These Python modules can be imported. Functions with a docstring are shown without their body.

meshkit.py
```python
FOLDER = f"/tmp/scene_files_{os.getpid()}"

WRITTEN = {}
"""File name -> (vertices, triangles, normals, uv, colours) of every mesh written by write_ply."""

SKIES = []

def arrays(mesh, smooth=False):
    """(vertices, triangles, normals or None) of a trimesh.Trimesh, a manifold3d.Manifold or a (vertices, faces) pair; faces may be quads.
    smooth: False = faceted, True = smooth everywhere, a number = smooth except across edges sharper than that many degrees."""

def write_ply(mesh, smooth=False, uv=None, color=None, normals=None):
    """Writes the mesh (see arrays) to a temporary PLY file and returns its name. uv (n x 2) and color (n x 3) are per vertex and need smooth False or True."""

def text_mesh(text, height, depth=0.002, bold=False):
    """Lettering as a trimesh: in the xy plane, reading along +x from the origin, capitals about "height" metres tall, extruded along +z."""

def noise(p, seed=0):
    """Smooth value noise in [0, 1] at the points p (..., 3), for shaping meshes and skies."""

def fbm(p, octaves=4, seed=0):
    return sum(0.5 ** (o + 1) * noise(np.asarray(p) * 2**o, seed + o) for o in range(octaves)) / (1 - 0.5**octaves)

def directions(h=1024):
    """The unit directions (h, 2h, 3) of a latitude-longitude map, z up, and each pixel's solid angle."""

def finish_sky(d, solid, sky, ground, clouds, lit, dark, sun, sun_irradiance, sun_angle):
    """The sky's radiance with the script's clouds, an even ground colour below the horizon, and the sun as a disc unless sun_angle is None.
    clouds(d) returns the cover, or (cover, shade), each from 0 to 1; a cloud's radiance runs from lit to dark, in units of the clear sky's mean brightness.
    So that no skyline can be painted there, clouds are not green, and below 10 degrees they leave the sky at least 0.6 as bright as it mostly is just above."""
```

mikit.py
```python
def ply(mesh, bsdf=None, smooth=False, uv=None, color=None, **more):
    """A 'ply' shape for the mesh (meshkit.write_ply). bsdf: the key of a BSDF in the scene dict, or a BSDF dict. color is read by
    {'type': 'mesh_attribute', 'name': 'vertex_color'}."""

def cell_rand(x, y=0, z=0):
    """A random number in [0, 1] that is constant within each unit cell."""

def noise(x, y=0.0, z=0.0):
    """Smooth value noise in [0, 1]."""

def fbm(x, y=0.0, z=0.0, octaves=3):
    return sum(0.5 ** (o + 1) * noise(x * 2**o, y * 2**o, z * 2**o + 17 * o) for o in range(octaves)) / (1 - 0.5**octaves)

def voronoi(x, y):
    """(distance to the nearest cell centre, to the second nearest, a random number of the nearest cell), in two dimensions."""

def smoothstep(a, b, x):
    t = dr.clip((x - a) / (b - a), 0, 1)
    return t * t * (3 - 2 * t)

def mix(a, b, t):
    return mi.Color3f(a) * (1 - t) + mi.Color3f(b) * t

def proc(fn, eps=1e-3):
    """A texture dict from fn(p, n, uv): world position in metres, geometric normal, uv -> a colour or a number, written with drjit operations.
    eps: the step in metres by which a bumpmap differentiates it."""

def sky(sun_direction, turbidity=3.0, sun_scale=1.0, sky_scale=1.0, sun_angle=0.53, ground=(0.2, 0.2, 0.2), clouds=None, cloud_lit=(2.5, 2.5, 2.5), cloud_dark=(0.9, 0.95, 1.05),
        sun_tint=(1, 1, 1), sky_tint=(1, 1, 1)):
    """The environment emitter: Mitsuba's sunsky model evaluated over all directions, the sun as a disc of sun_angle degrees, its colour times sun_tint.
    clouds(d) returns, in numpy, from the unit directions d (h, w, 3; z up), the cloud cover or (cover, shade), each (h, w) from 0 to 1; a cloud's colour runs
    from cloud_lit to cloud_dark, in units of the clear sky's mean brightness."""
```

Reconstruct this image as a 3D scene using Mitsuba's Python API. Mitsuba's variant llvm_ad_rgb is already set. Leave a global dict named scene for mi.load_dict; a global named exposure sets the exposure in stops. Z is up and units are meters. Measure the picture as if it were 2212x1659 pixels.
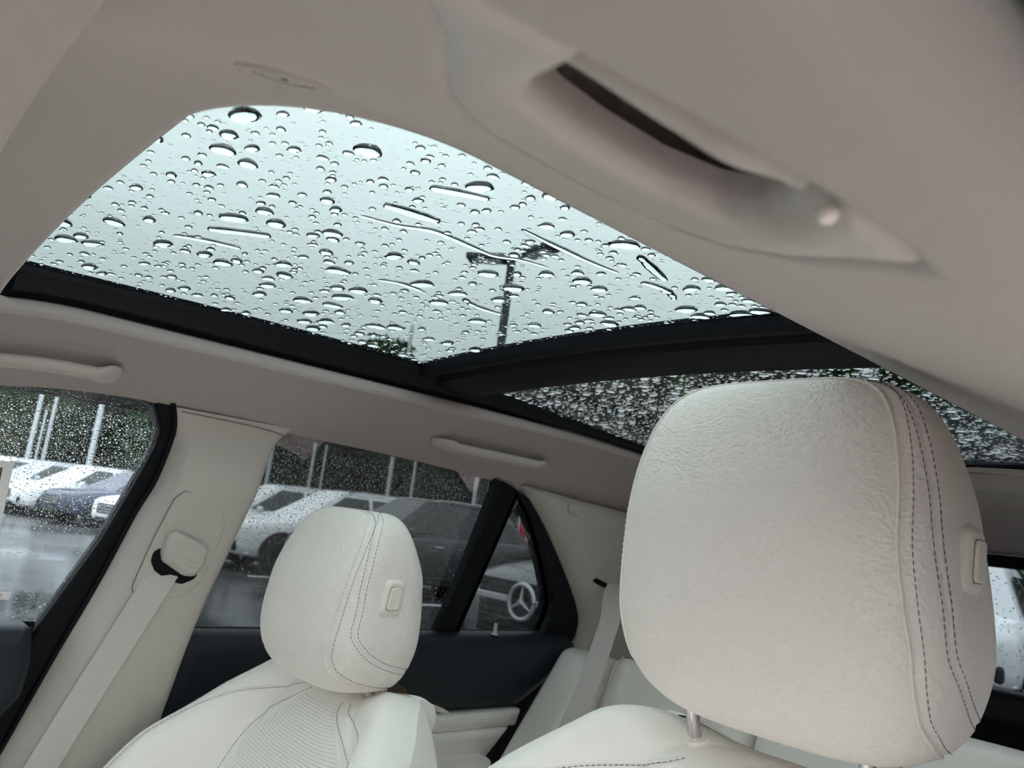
import math
import numpy as np
import trimesh
import manifold3d
import drjit as dr
import mitsuba as mi
from scipy.interpolate import PchipInterpolator
from scipy.spatial import cKDTree
from shapely.geometry import Polygon, Point, LineString
from shapely import affinity
import mikit
import meshkit
from mikit import proc, noise, fbm, cell_rand, smoothstep, mix

T = mi.ScalarTransform4f
scene = {"type": "scene"}
labels = {}

# ------------------------------------------------------------------ camera, sky, exposure
# car frame: x = car's right, y = car's front, z = up; metres; the asphalt is z = 0
CAM = np.array([-0.78, 0.60, 1.40])
FWD = np.array([0.749, -0.638, 0.181])
UP = np.array([-0.056, 0.211, 0.976])
scene["camera"] = {
    "type": "thinlens", "fov": math.degrees(2 * math.atan(1106 / 1664)), "fov_axis": "x",
    "aperture_radius": 0.0013, "focus_distance": 0.85, "near_clip": 0.02, "far_clip": 400.0,
    "to_world": T().look_at(origin=CAM.tolist(), target=(CAM + FWD).tolist(), up=UP.tolist()),
}


def overcast(d):
    """an even overcast, as such skies are: brightest overhead, about half of that at the horizon"""
    n = meshkit.fbm(d * np.array([2.2, 2.2, 4.0]) + 3.1, 4, 5)
    return np.ones(d.shape[:2]), np.clip(1 - np.clip(d[..., 2], 0, 1) ** 0.9 + (n - 0.5) * 0.25, 0, 1)


scene["sky"] = mikit.sky((0.2, -0.3, 0.93), turbidity=8.0, sun_scale=0.0, ground=(0.16, 0.17, 0.18),
                         clouds=overcast, cloud_lit=(1.62, 1.70, 1.72), cloud_dark=(0.70, 0.745, 0.755))
exposure = 4.15

# ------------------------------------------------------------------ materials
def rgb(c):
    return {"type": "rgb", "value": list(map(float, c))} if not isinstance(c, dict) else c


def mat(name, color, rough=0.5, spec=0.5, metallic=0.0, bump=None, bump_eps=4e-4, two=True, **kw):
    b = {"type": "principled", "base_color": rgb(color), "roughness": rough, "specular": spec, "metallic": metallic, **kw}
    if bump is not None:
        b = {"type": "bumpmap", "tex": proc(bump, bump_eps), "scale": 1.0, "bsdf": b}
    scene[name] = {"type": "twosided", "bsdf": b} if two else b
    return name


def pebble(p, n, uv):
    a = noise(p.x * 420, p.y * 420, p.z * 420)
    b = noise(p.x * 700 + 31, p.y * 700, p.z * 700 + 7)
    return 0.0007 * smoothstep(0.15, 0.75, 0.62 * a + 0.38 * b)


def fine_grain(p, n, uv):
    return 0.00014 * noise(p.x * 900, p.y * 900, p.z * 900)


def weave(p, n, uv):
    q = 2 * math.pi / 0.0022
    return 0.00004 * (dr.sin(p.x * q + p.z * q * 0.5) * dr.sin(p.y * q)) + 0.00004 * noise(p.x * 500, p.y * 500, p.z * 500)


def ribs(p, n, uv):
    return 0.00012 * dr.sin(uv.y * (2 * math.pi / 0.0026))


LEATHER = (0.745, 0.70, 0.645)


def grain_color(p, n, uv):
    """the pigment sits a little thinner in the creases of the hide"""
    a = noise(p.x * 420, p.y * 420, p.z * 420)
    b = noise(p.x * 700 + 31, p.y * 700, p.z * 700 + 7)
    return mix((.708, .664, .612), (.752, .706, .651), smoothstep(0.15, 0.65, 0.62 * a + 0.38 * b))


def webbing_color(p, n, uv):
    return mix((.495, .46, .425), (.53, .492, .458), .5 + .5 * dr.sin(uv.y * (2 * math.pi / 0.0026)))


mat("leather", proc(grain_color), 0.42, 0.45, bump=pebble, bump_eps=5e-4)
mat("leather_smooth", (0.76, 0.73, 0.675), 0.40, 0.45, bump=fine_grain)
mat("thread", (0.13, 0.12, 0.18), 0.7, 0.2)


def holes(p, n, uv):
    s = 0.0048
    u, v = uv.x / s, uv.y / s
    row = dr.floor(v)
    u2 = u + 0.5 * (row - 2 * dr.floor(row / 2))
    du, dv = u2 - dr.floor(u2) - 0.5, v - row - 0.5
    r = dr.sqrt(du * du + dv * dv)
    return mix((0.76, 0.735, 0.68), (0.20, 0.19, 0.17), 1 - smoothstep(0.14, 0.22, r))


mat("leather_perforated", proc(holes), 0.45, 0.4)
mat("headliner", (0.375, 0.345, 0.322), 0.95, 0.1, bump=weave)
mat("trim_plastic", (0.46, 0.432, 0.387), 0.55, 0.35, bump=fine_grain)
mat("handle_plastic", (0.44, 0.408, 0.372), 0.45, 0.4)
mat("button_plastic", (0.70, 0.66, 0.59), 0.38, 0.45)
mat("belt_webbing", proc(webbing_color), 0.7, 0.25, bump=ribs)
mat("black_rubber", (0.004, 0.005, 0.006), 0.6, 0.15)
mat("black_frame", (0.004, 0.006, 0.008), 0.5, 0.2)
mat("navy_panel", (0.008, 0.012, 0.018), 0.5, 0.35, bump=fine_grain)
mat("wood", (0.055, 0.035, 0.024), 0.5, 0.4)
mat("carpet", (0.03, 0.03, 0.032), 0.95, 0.1)
mat("seam_grey", (0.17, 0.16, 0.145), 0.8, 0.1)
mat("dark_slot", (0.008, 0.008, 0.008), 0.8, 0.1)
scene["chrome"] = {"type": "roughconductor", "material": "Cr", "alpha": 0.05}
mat("paint_black", (.035, .038, .042), .18, .5, clearcoat=1.0)
mat("sticker_paper", (0.80, 0.80, 0.78), 0.7, 0.2)
mat("sticker_beige", (0.56, 0.53, 0.43), 0.7, 0.2)
mat("sticker_line", (0.10, 0.09, 0.08), 0.7, 0.2)
mat("etch", (0.12, 0.14, 0.15), 0.8, 0.1)

for nm, tint in (("glass_roof", (0.245, 0.285, 0.285)), ("glass_roof_rear", (0.20, 0.225, 0.23)), ("glass_front", (0.49, 0.54, 0.57)),
                 ("glass_rear", (0.125, 0.136, 0.14)), ("glass_tail", (0.135, 0.15, 0.16)), ("glass_screen", (0.50, 0.54, 0.54))):
    scene[nm] = {"type": "thindielectric", "int_ior": 1.5, "specular_transmittance": rgb(tint), "specular_reflectance": rgb((0.6, 0.6, 0.6))}
scene["roof_glass_inner"] = {"type": "dielectric", "int_ior": 1.40, "ext_ior": 1.0, "specular_transmittance": rgb((0.245, 0.288, 0.285)), "specular_reflectance": rgb((0.10, 0.12, 0.12))}
scene["roof_glass_outer"] = {"type": "dielectric", "int_ior": 1.40, "ext_ior": 1.0}
scene["water"] = {"type": "dielectric", "int_ior": 1.333, "ext_ior": 1.0}


# ------------------------------------------------------------------ helpers
def numbered(name):
    if name not in scene and name not in labels:
        return name
    k = 1
    while f"{name}_{k:03d}" in scene or f"{name}_{k:03d}" in labels:
        k += 1
    return f"{name}_{k:03d}"


def add(name, mesh, bsdf, smooth=False, label=None, category=None, group=None, kind=None, parent=None, uv=None, **more):
    key = numbered(f"{parent}__{name}" if parent else name)
    if isinstance(mesh, dict):
        d = dict(mesh)
        d["bsdf"] = {"type": "ref", "id": bsdf}
    else:
        d = mikit.ply(mesh, bsdf, smooth=smooth, uv=uv)
    d.update(more)
    scene[key] = d
    note(key, label, category, group, kind)
    return key


def note(key, label=None, category=None, group=None, kind=None):
    p = {k: v for k, v in (("label", label), ("category", category), ("group", group), ("kind", kind)) if v}
    if p:
        labels[key] = p
    return key


def thing(name, label, category, group=None):
    return note(numbered(name), label, category, group)


def structure(key):
    return note(key, None, None, None, "structure")


def cat(ms):
    ms = [m for m in ms if m is not None]
    return trimesh.util.concatenate(ms) if len(ms) > 1 else ms[0]


def tm(man):
    m = man.to_mesh()
    return trimesh.Trimesh(m.vert_properties[:, :3], m.tri_verts, process=False)


def box(c, s, r=0.0):
    """box with rounded edges (hull of spheres) or a plain one"""
    c, s = np.array(c, float), np.array(s, float)
    if r <= 0:
        m = trimesh.creation.box(s)
        m.apply_translation(c)
        return m
    r = min(r, s.min() / 2 * 0.98)
    ball = manifold3d.Manifold.sphere(r, 12)
    pts = [c + (s / 2 - r) * np.array(k) for k in np.ndindex(2, 2, 2) for k in [np.array(k) * 2 - 1]]
    return tm(manifold3d.Manifold.batch_hull([ball.translate(p.tolist()) for p in pts]))


def grid_faces(n, m, wrap=False):
    i = np.arange(n - 1)[:, None]
    j = np.arange(m if wrap else m - 1)[None]
    a, b = i * m + j, i * m + (j + 1) % m
    c, d = a + m, b + m
    return np.vstack([np.stack([a, c, b], -1).reshape(-1, 3), np.stack([b, c, d], -1).reshape(-1, 3)])


def grid(P, wrap=False, flip=False):
    P = np.asarray(P, float)
    n, m = P.shape[:2]
    f = grid_faces(n, m, wrap)
    return trimesh.Trimesh(P.reshape(-1, 3), f[:, ::-1] if flip else f, process=False)


def loft(P, caps=True, flip=False):
    """closed loops P[n, m, 3] skinned along n"""
    P = np.asarray(P, float)
    n, m = P.shape[:2]
    v = P.reshape(-1, 3)
    f = grid_faces(n, m, True)
    if caps:
        v = np.vstack([v, P[0].mean(0), P[-1].mean(0)])
        j = np.arange(m)
        f = np.vstack([f, np.stack([np.full(m, n * m), j, (j + 1) % m], -1),
                       np.stack([np.full(m, n * m + 1), (n - 1) * m + (j + 1) % m, (n - 1) * m + j], -1)])
    t = trimesh.Trimesh(v, f[:, ::-1] if flip else f, process=False)
    if t.volume < 0:
        t.invert()
    return t


def frame(path):
    d = np.gradient(path, axis=0)
    d /= np.linalg.norm(d, axis=1, keepdims=True) + 1e-12
    ref = np.array([0, 0, 1.0]) if abs(d[:, 2]).mean() < 0.85 else np.array([1.0, 0, 0])
    a = np.cross(d, ref)
    a /= np.linalg.norm(a, axis=1, keepdims=True) + 1e-12
    return d, a, np.cross(a, d)


def tube(path, r, k=10, closed=False):
    path = np.asarray(path, float)
    r = np.broadcast_to(r, len(path))
    d, a, b = frame(path)
    t = np.linspace(0, 2 * np.pi, k, endpoint=False)
    P = path[:, None] + r[:, None, None] * (np.cos(t)[None, :, None] * a[:, None] + np.sin(t)[None, :, None] * b[:, None])
    return loft(P, caps=not closed)


def smooth_path(pts, n):
    pts = np.asarray(pts, float)
    s = np.r_[0, np.cumsum(np.linalg.norm(np.diff(pts, axis=0), axis=1))]
    return PchipInterpolator(s, pts)(np.linspace(0, s[-1], n))


def resample(pts, step):
    pts = np.asarray(pts, float)
    s = np.r_[0, np.cumsum(np.linalg.norm(np.diff(pts, axis=0), axis=1))]
    n = max(2, int(s[-1] / step) + 1)
    t = np.linspace(0, s[-1], n)
    return np.stack([np.interp(t, s, pts[:, k]) for k in range(3)], 1)


def revolve(profile, k=32):
    """lathe about z: profile [(r, z)]"""
    return trimesh.creation.revolve(np.array(profile, float), sections=k)


def extrude(poly, t):
    ms = [trimesh.creation.extrude_polygon(g, t, engine="earcut") for g in getattr(poly, "geoms", [poly]) if g.area > 1e-9]
    return cat(ms)


def pillow(poly, t, r=0.004, k=4):
    """extruded outline with its top edge rounded over"""
    rows = []
    base = poly.buffer(0)
    for i in range(k + 1):
        a = i / k * np.pi / 2
        rows.append((r * (1 - math.cos(a)), t - r + r * math.sin(a)))
    N = max(48, min(400, int(base.exterior.length / 0.004)))
    ext = base.exterior
    ring0 = np.array([ext.interpolate(x, normalized=True).coords[0] for x in np.linspace(0, 1, N, endpoint=False)])
    loops = []
    for inset, z in [(0.0, 0.0)] + rows:
        q = ring0
        if inset > 1e-6:
            g = base.buffer(-inset, join_style=1)
            if g.is_empty:
                break
            g = max(getattr(g, "geoms", [g]), key=lambda x: x.area).exterior
            q = np.array([g.interpolate(g.project(Point(a))).coords[0] for a in ring0])
        loops.append(np.c_[q, np.full(N, z)])
    side = loft(np.array(loops), caps=False)
    top = Polygon(loops[-1][:, :2]).buffer(0)
    v, f = trimesh.creation.triangulate_polygon(top, engine="earcut")
    lid = trimesh.Trimesh(np.c_[v, np.full(len(v), loops[-1][0, 2])], f, process=False)
    v, f = trimesh.creation.triangulate_polygon(Polygon(loops[0][:, :2]).buffer(0), engine="earcut")
    bot = trimesh.Trimesh(np.c_[v, np.zeros(len(v))], f[:, ::-1], process=False)
    if lid.face_normals[:, 2].mean() < 0:
        lid.invert()
    if bot.face_normals[:, 2].mean() > 0:
        bot.invert()
    m = cat([side, lid, bot])
    m.merge_vertices()
    m.fix_normals()
    return m


def rounded(poly, r):
    return poly.buffer(-r, join_style=1).buffer(2 * r, join_style=1).buffer(-r, join_style=1)


def bow(z):
    """x of the car's right side glass surface at height z"""
    return 0.72 - 0.333 * (np.asarray(z) - 1.16)


def on_side(m, off, mirror=False):
    """a mesh drawn in (y, z, towards the cabin) put on the side surface, off metres inside it"""
    v = np.array(m.vertices)
    w = np.c_[bow(v[:, 1]) - off - v[:, 2], v[:, 0], v[:, 1]]
    if mirror:
        w[:, 0] = -w[:, 0] - .10
    t = trimesh.Trimesh(w, m.faces, process=False)
    if np.linalg.det(np.array([[0, 0, -1], [1, 0, 0], [0, 1, 0]])) * (-1 if mirror else 1) < 0:
        t.invert()
    return t


def isoline(P, G, wrap=True):
    """chains of points where G = 0 on the grid surface P"""
    n, m = G.shape
    f = grid_faces(n, m, wrap)
    v, g = P.reshape(-1, 3), G.reshape(-1)
    seg = []
    pts, idx = [], {}

    def pt(a, b):
        k = (min(a, b), max(a, b))
        if k not in idx:
            t = g[k[0]] / (g[k[0]] - g[k[1]])
            idx[k] = len(pts)
            pts.append(v[k[0]] * (1 - t) + v[k[1]] * t)
        return idx[k]
    s = g[f] > 0
    for tri, q in zip(f[(s.sum(1) % 3) > 0], s[(s.sum(1) % 3) > 0]):
        e = [pt(tri[i], tri[(i + 1) % 3]) for i in range(3) if q[i] != q[(i + 1) % 3]]
        seg.append(e)
    nb = {}
    for a, b in seg:
        nb.setdefault(a, []).append(b)
        nb.setdefault(b, []).append(a)
    left, out = set(nb), []
    while left:
        ends = [x for x in left if len(nb[x]) == 1]
        cur = min(ends) if ends else min(left)
        chain = [cur]
        left.discard(cur)
        while True:
            nx = [x for x in nb[cur] if x in left]
            if not nx:
                break
            cur = nx[0]
            left.discard(cur)
            chain.append(cur)
        if len(chain) > 8:
            if chain[0] in nb[chain[-1]]:
                chain.append(chain[0])
            out.append(np.array([pts[i] for i in chain]))
    return out


def smooth_chain(c, it=6):
    c = np.array(c)
    closed = np.linalg.norm(c[0] - c[-1]) < 0.006
    for _ in range(it):
        d = c.copy()
        d[1:-1] = 0.25 * c[:-2] + 0.5 * c[1:-1] + 0.25 * c[2:]
        if closed:
            d[0] = d[-1] = 0.25 * c[-2] + 0.5 * c[0] + 0.25 * c[1]
        c = d
    return c


def stitches(chains, surface, pitch=0.0064, dash=0.0050, r=0.00045, lift=0.0002):
    """short thread dashes along the chains, lying on the surface"""
    tree, nrm = cKDTree(surface.vertices), surface.vertex_normals
    allv, allf, base = [], [], 0
    t = np.linspace(0, 2 * np.pi, 6, endpoint=False)
    for c in chains:
        q = resample(c, 0.0006)
        nn = nrm[tree.query(q)[1]]
        per, ln = int(pitch / 0.0006), int(dash / 0.0006)
        for s in range(0, len(q) - ln, per):
            idx = np.linspace(s, s + ln, 5).astype(int)
            p, w = q[idx], nn[idx]
            d = np.gradient(p, axis=0)
            d /= np.linalg.norm(d, axis=1, keepdims=True) + 1e-12
            a = np.cross(d, w)
            a /= np.linalg.norm(a, axis=1, keepdims=True) + 1e-12
            rr = r * np.array([0.35, 0.9, 1.0, 0.9, 0.35])
            up = lift + r * np.array([-0.6, 0.25, 0.45, 0.25, -0.6])
            ring = (p + w * up[:, None])[:, None] + rr[:, None, None] * (np.cos(t)[None, :, None] * a[:, None] + np.sin(t)[None, :, None] * w[:, None])
            allv.append(ring.reshape(-1, 3))
            allf.append(grid_faces(5, 6, True) + base)
            base += 30
    return trimesh.Trimesh(np.vstack(allv), np.vstack(allf), process=False)

# ------------------------------------------------------------------ roof lining (a ring round the roof opening)
ZR = PchipInterpolator([0, .30, .437, .47, .52, .56, .60, .64, .80], [1.638, 1.627, 1.606, 1.595, 1.567, 1.543, 1.519, 1.492, 1.40])
ZL = PchipInterpolator([0, .30, .437, .50, .55, .60, .64, .68, .705, .73, .75, .765, .775, .90], [1.638, 1.627, 1.606, 1.580, 1.556, 1.533, 1.514, 1.495, 1.484, 1.478, 1.478, 1.487, 1.515, 1.55])


def roof_drop(y):
    y = np.asarray(y, float)
    return -0.8 * np.maximum(0, y - 0.36) ** 2 - 0.065 * np.maximum(0, -y - 0.6) ** 1.5


def sstep(a, b, x):
    t = np.clip((np.asarray(x, float) - a) / (b - a), 0, 1)
    return t * t * (3 - 2 * t)


POCKET = Polygon([(-.660, .552), (-.640, .528), (-.622, .512), (-.594, .494), (-.555, .467), (-.530, .437), (-.517, .402), (-.514, .363), (-.523, .326), (-.539, .299), (-.576, .288), (-.629, .312), (-.677, .350), (-.699, .362),
                  (-.703, .385), (-.702, .415), (-.697, .444), (-.689, .474), (-.681, .499), (-.673, .525), (-.667, .552)])


POCKET_LIP = LineString([(-.699, .362), (-.703, .385), (-.702, .415), (-.697, .444), (-.689, .474), (-.681, .499), (-.673, .525), (-.667, .552), (-.660, .552)])


def pocket(x, y):
    """how deep the recess of the driver's roof handle is"""
    x, y = np.broadcast_arrays(np.asarray(x, float), np.asarray(y, float))
    out = np.zeros(x.shape)
    near = (x < -0.5) & (x > -0.70) & (y > 0.15) & (y < 0.6)
    if near.any():
        import shapely
        p = shapely.points(x[near], y[near])
        d = shapely.distance(p, POCKET.exterior) * np.where(shapely.contains(POCKET, p), 1, -1)
        lipd = shapely.distance(p, POCKET_LIP)
        out[near] = np.where(d > 0, np.minimum((.75 * np.maximum(d, 0) + 3.2 * np.maximum(d - .038, 0)) * sstep(0, .02, d), 7.0 * np.maximum(lipd - .001, 0)), 0).clip(0, .13)
    return out


def roof_z(x, y):
    x, y = np.broadcast_arrays(np.asarray(x, float), np.asarray(y, float))
    z = np.where(x > 0, ZR(np.abs(x)), ZL(np.abs(x))) + roof_drop(y) * np.where((x < 0) & (y > 0), 1 - .92 * sstep(.44, .58, -x), 1)
    return z


RIGHT_TOP = PchipInterpolator([-2.2, -1.6, -.96, -.70, -.63, -.584, -.284, -.058, .05, .20, .233, .331, .43, .60, .9],
                              [1.43, 1.455, 1.473, 1.484, 1.490, 1.497, 1.515, 1.521, 1.526, 1.530, 1.532, 1.527, 1.514, 1.47, 1.36])


def corner(cx, cy, a0, a1, r, n, p=1.0):
    t = np.radians(np.linspace(a0, a1, n))
    return np.c_[cx + r * np.sign(np.cos(t)) * np.abs(np.cos(t)) ** p, cy + r * np.sign(np.sin(t)) * np.abs(np.sin(t)) ** p]


def line(a, b, n):
    return np.linspace(a, b, n)


HW, YF, YR, RF, RG, RR = 0.437, 0.482, -1.0, 0.135, 0.018, 0.06
inner = np.vstack([line((HW, YR + RR), (HW, YF - RG), 130)[:-1], corner(HW - RG, YF - RG, 0, 90, RG, 50)[:-1], line((HW - RG, YF), (-HW + RF, YF), 60)[:-1],
                   corner(-HW + RF, YF - RF, 90, 180, RF, 150)[:-1], line((-HW, YF - RF), (-HW, .02), 190)[:-1], line((-HW, .02), (-HW, YR + RR), 90)[:-1], corner(-HW + RR, YR + RR, 180, 270, RR, 24)[:-1],
                   line((-HW + RR, YR), (HW - RR, YR), 50)[:-1], corner(HW - RR, YR + RR, 270, 360, RR, 24)[:-1]])
XR, XL, YFO, YRO = 0.62, -0.775, 0.82, -2.2
outer = np.vstack([line((XR, YR - .25), (XR, YF + .04), 130)[:-1], np.vstack([line((XR, YF + .04), (XR, YFO), 25)[:-1], line((XR, YFO), (HW - RG, YFO), 26)])[:-1],
                   line((HW - RG, YFO), (-HW + RF, YFO), 60)[:-1], np.vstack([line((-HW + RF, YFO), (XL, YFO), 75)[:-1], line((XL, YFO), (XL, YF + .10), 76)])[:-1],
                   line((XL, YF + .10), (XL, .12), 190)[:-1], line((XL, .12), (XL, YR - .1), 90)[:-1], np.vstack([line((XL, YR - .1), (XL, YRO), 12)[:-1], line((XL, YRO), (-HW + RR, YRO), 13)])[:-1],
                   line((-HW + RR, YRO), (HW - RR, YRO), 50)[:-1], np.vstack([line((HW - RR, YRO), (XR, YRO), 12)[:-1], line((XR, YRO), (XR, YR - .25), 13)])[:-1]])
right = outer[:, 0] > 0.6
outer[right, 0] = bow(RIGHT_TOP(outer[right, 1])) + 0.004
N0 = len(inner)
out_dir = outer - inner
out_dir /= np.linalg.norm(out_dir, axis=1, keepdims=True)
lip = np.c_[np.gradient(inner[:, 1]), -np.gradient(inner[:, 0])]
lip /= np.linalg.norm(lip, axis=1, keepdims=True)            # outward normal of the opening
zi = roof_z(inner[:, 0], inner[:, 1])
rows = []
for off, dz in ((0.020, 0.024), (0.010, 0.024), (0.003, 0.020), (-0.001, 0.013), (-0.001, 0.006)):
    rows.append(np.c_[inner + lip * off, zi + dz])
S_ = np.unique(np.r_[np.linspace(0, 0.12, 9)[1:], np.linspace(0.12, .68, 50), np.linspace(.68, .82, 76), np.linspace(.82, 1, 16)])
for s in S_:
    xy = inner + (outer - inner) * s
    z = roof_z(xy[:, 0], xy[:, 1])
    zt = np.where(right, RIGHT_TOP(outer[:, 1]) - roof_z(outer[:, 0], outer[:, 1]), 0) * s ** 2
    rows.append(np.c_[xy, z + zt + pocket(xy[:, 0], xy[:, 1])])
head = grid(np.array(rows), wrap=True)
if head.face_normals[:, 2].mean() > 0:
    head.invert()
add("ceiling", head, "headliner", smooth=40)
structure("ceiling")

# ---- black frame of the roof opening, cross beam, glass
GE = PchipInterpolator([-1.2, -.87, -.4, -.3, -.2, 0, .2, .47, .7], [1.602, 1.625, 1.660, 1.670, 1.674, 1.673, 1.670, 1.662, 1.652])


def glass_z(x, y):
    return GE(y) + 0.013 * (1 - (np.asarray(x) / 0.405) ** 2)


rows = []
front = sstep(-.2, .75, lip[:, 1])                            # the frame stands back behind the lining at the front edge
for off, dz, fr in ((0.014, 0.016, 0), (0.014, 0.030, 0), (-0.002, 0.034, 0), (-0.006, 0.030, 0), (-0.010, 0.0, 0.55), (-0.022, 0.0, 0.86), (-0.026, 0.0, 0.86), (-0.031, 0.0, 0.97), (-0.033, 0.0, 1.15), (0.02, 0, 1.25)):
    z = zi + dz if fr == 0 else zi + (GE(inner[:, 1]) - zi) * fr
    o = off + front * (max(off, .016) - off)
    rows.append(np.c_[inner + lip * o[:, None], z])
fm = grid(np.array(rows), wrap=True)
if fm.face_normals[:, 2].mean() > 0:
    fm.invert()
add("trim_1", fm, "black_frame", smooth=30, label="black frame round the roof opening")
structure("trim_1")
xs = np.linspace(-0.432, 0.432, 60)
prof = [(-.186, .004), (-.190, -.010), (-.198, -.016), (-.212, -.016), (-.218, -.012), (-.224, -.004), (-.230, -.006), (-.236, -.020), (-.262, -.028), (-.300, -.031), (-.330, -.030), (-.342, -.024), (-.345, .0), (-.345, .012), (-.186, .012)]
P = np.array([[[x, y, glass_z(x, -.25) + z] for y, z in prof] for x in xs])
add("trim_2", loft(P), "black_frame", smooth=25, label="black cross beam between the two roof panes")
structure("trim_2")


def pane(xs, ys):
    X, Y = np.meshgrid(xs, ys)
    return grid(np.stack([X, Y, glass_z(X, Y)], -1))


gx = np.linspace(-.425, .425, 40)
w1 = pane(gx, np.linspace(-.20, .515, 40))
if w1.face_normals[:, 2].mean() > 0:
    w1.invert()
add("window_1", w1, "roof_glass_inner", smooth=True, label="front pane of the glass roof wet with raindrops")
structure("window_1")
add("window_2", pane(gx, np.linspace(-1.02, -.34, 40)), "glass_roof_rear", smooth=True, label="rear pane of the glass roof wet with raindrops")
structure("window_2")

# ---- outer skin of the roof's edge, so that no light leaks in
skin = []
for sgn in (1, -1):
    a = [(sgn * .432, 1.675), (sgn * .52, 1.685), (sgn * .60, 1.645), (sgn * .66, 1.57), (sgn * .69, 1.52)]
    skin.append(grid(np.array([[[x, y, z + float(roof_drop(y)) * .8] for x, z in a] for y in np.linspace(-2.3, .85, 30)])))
fr = [(.52, 1.685), (.62, 1.665), (.72, 1.60), (.84, 1.515)]
skin.append(grid(np.array([[[x, y, z] for y, z in fr] for x in np.linspace(-.66, .66, 12)])))
rr = [(-1.02, 1.66), (-1.6, 1.63), (-2.1, 1.56), (-2.3, 1.48)]
skin.append(grid(np.array([[[x, y, z] for y, z in rr] for x in np.linspace(-.66, .66, 12)])))
add("trim_9", cat(skin), "black_frame", smooth=30, label="car roof seen from outside")
structure("trim_9")

# ------------------------------------------------------------------ right side of the cabin
FW = [(0.90, 1.44), (0.60, 1.495), (0.43, 1.517), (0.331, 1.529), (0.233, 1.533), (0.206, 1.524), (0.189, 1.490), (0.189, 1.460), (0.205, 1.384), (0.228, 1.293), (0.283, 1.139), (0.90, 1.139)]
RW = [(0.06, 1.139), (0.06, 1.52), (-0.058, 1.524), (-0.284, 1.518), (-0.584, 1.500), (-0.615, 1.497), (-0.56, 1.138)]
QW = [(-0.640, 1.486), (-0.703, 1.441), (-0.770, 1.371), (-0.830, 1.297), (-0.862, 1.255), (-0.885, 1.218), (-0.890, 1.180), (-0.884, 1.138), (-0.602, 1.138)]
skin_poly = Polygon([(1.2, 0.5), (1.2, 1.139), (0.90, 1.50), (0.2, 1.56), (-0.6, 1.55), (-1.6, 1.52), (-2.3, 1.45), (-2.35, 0.5)])


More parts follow.
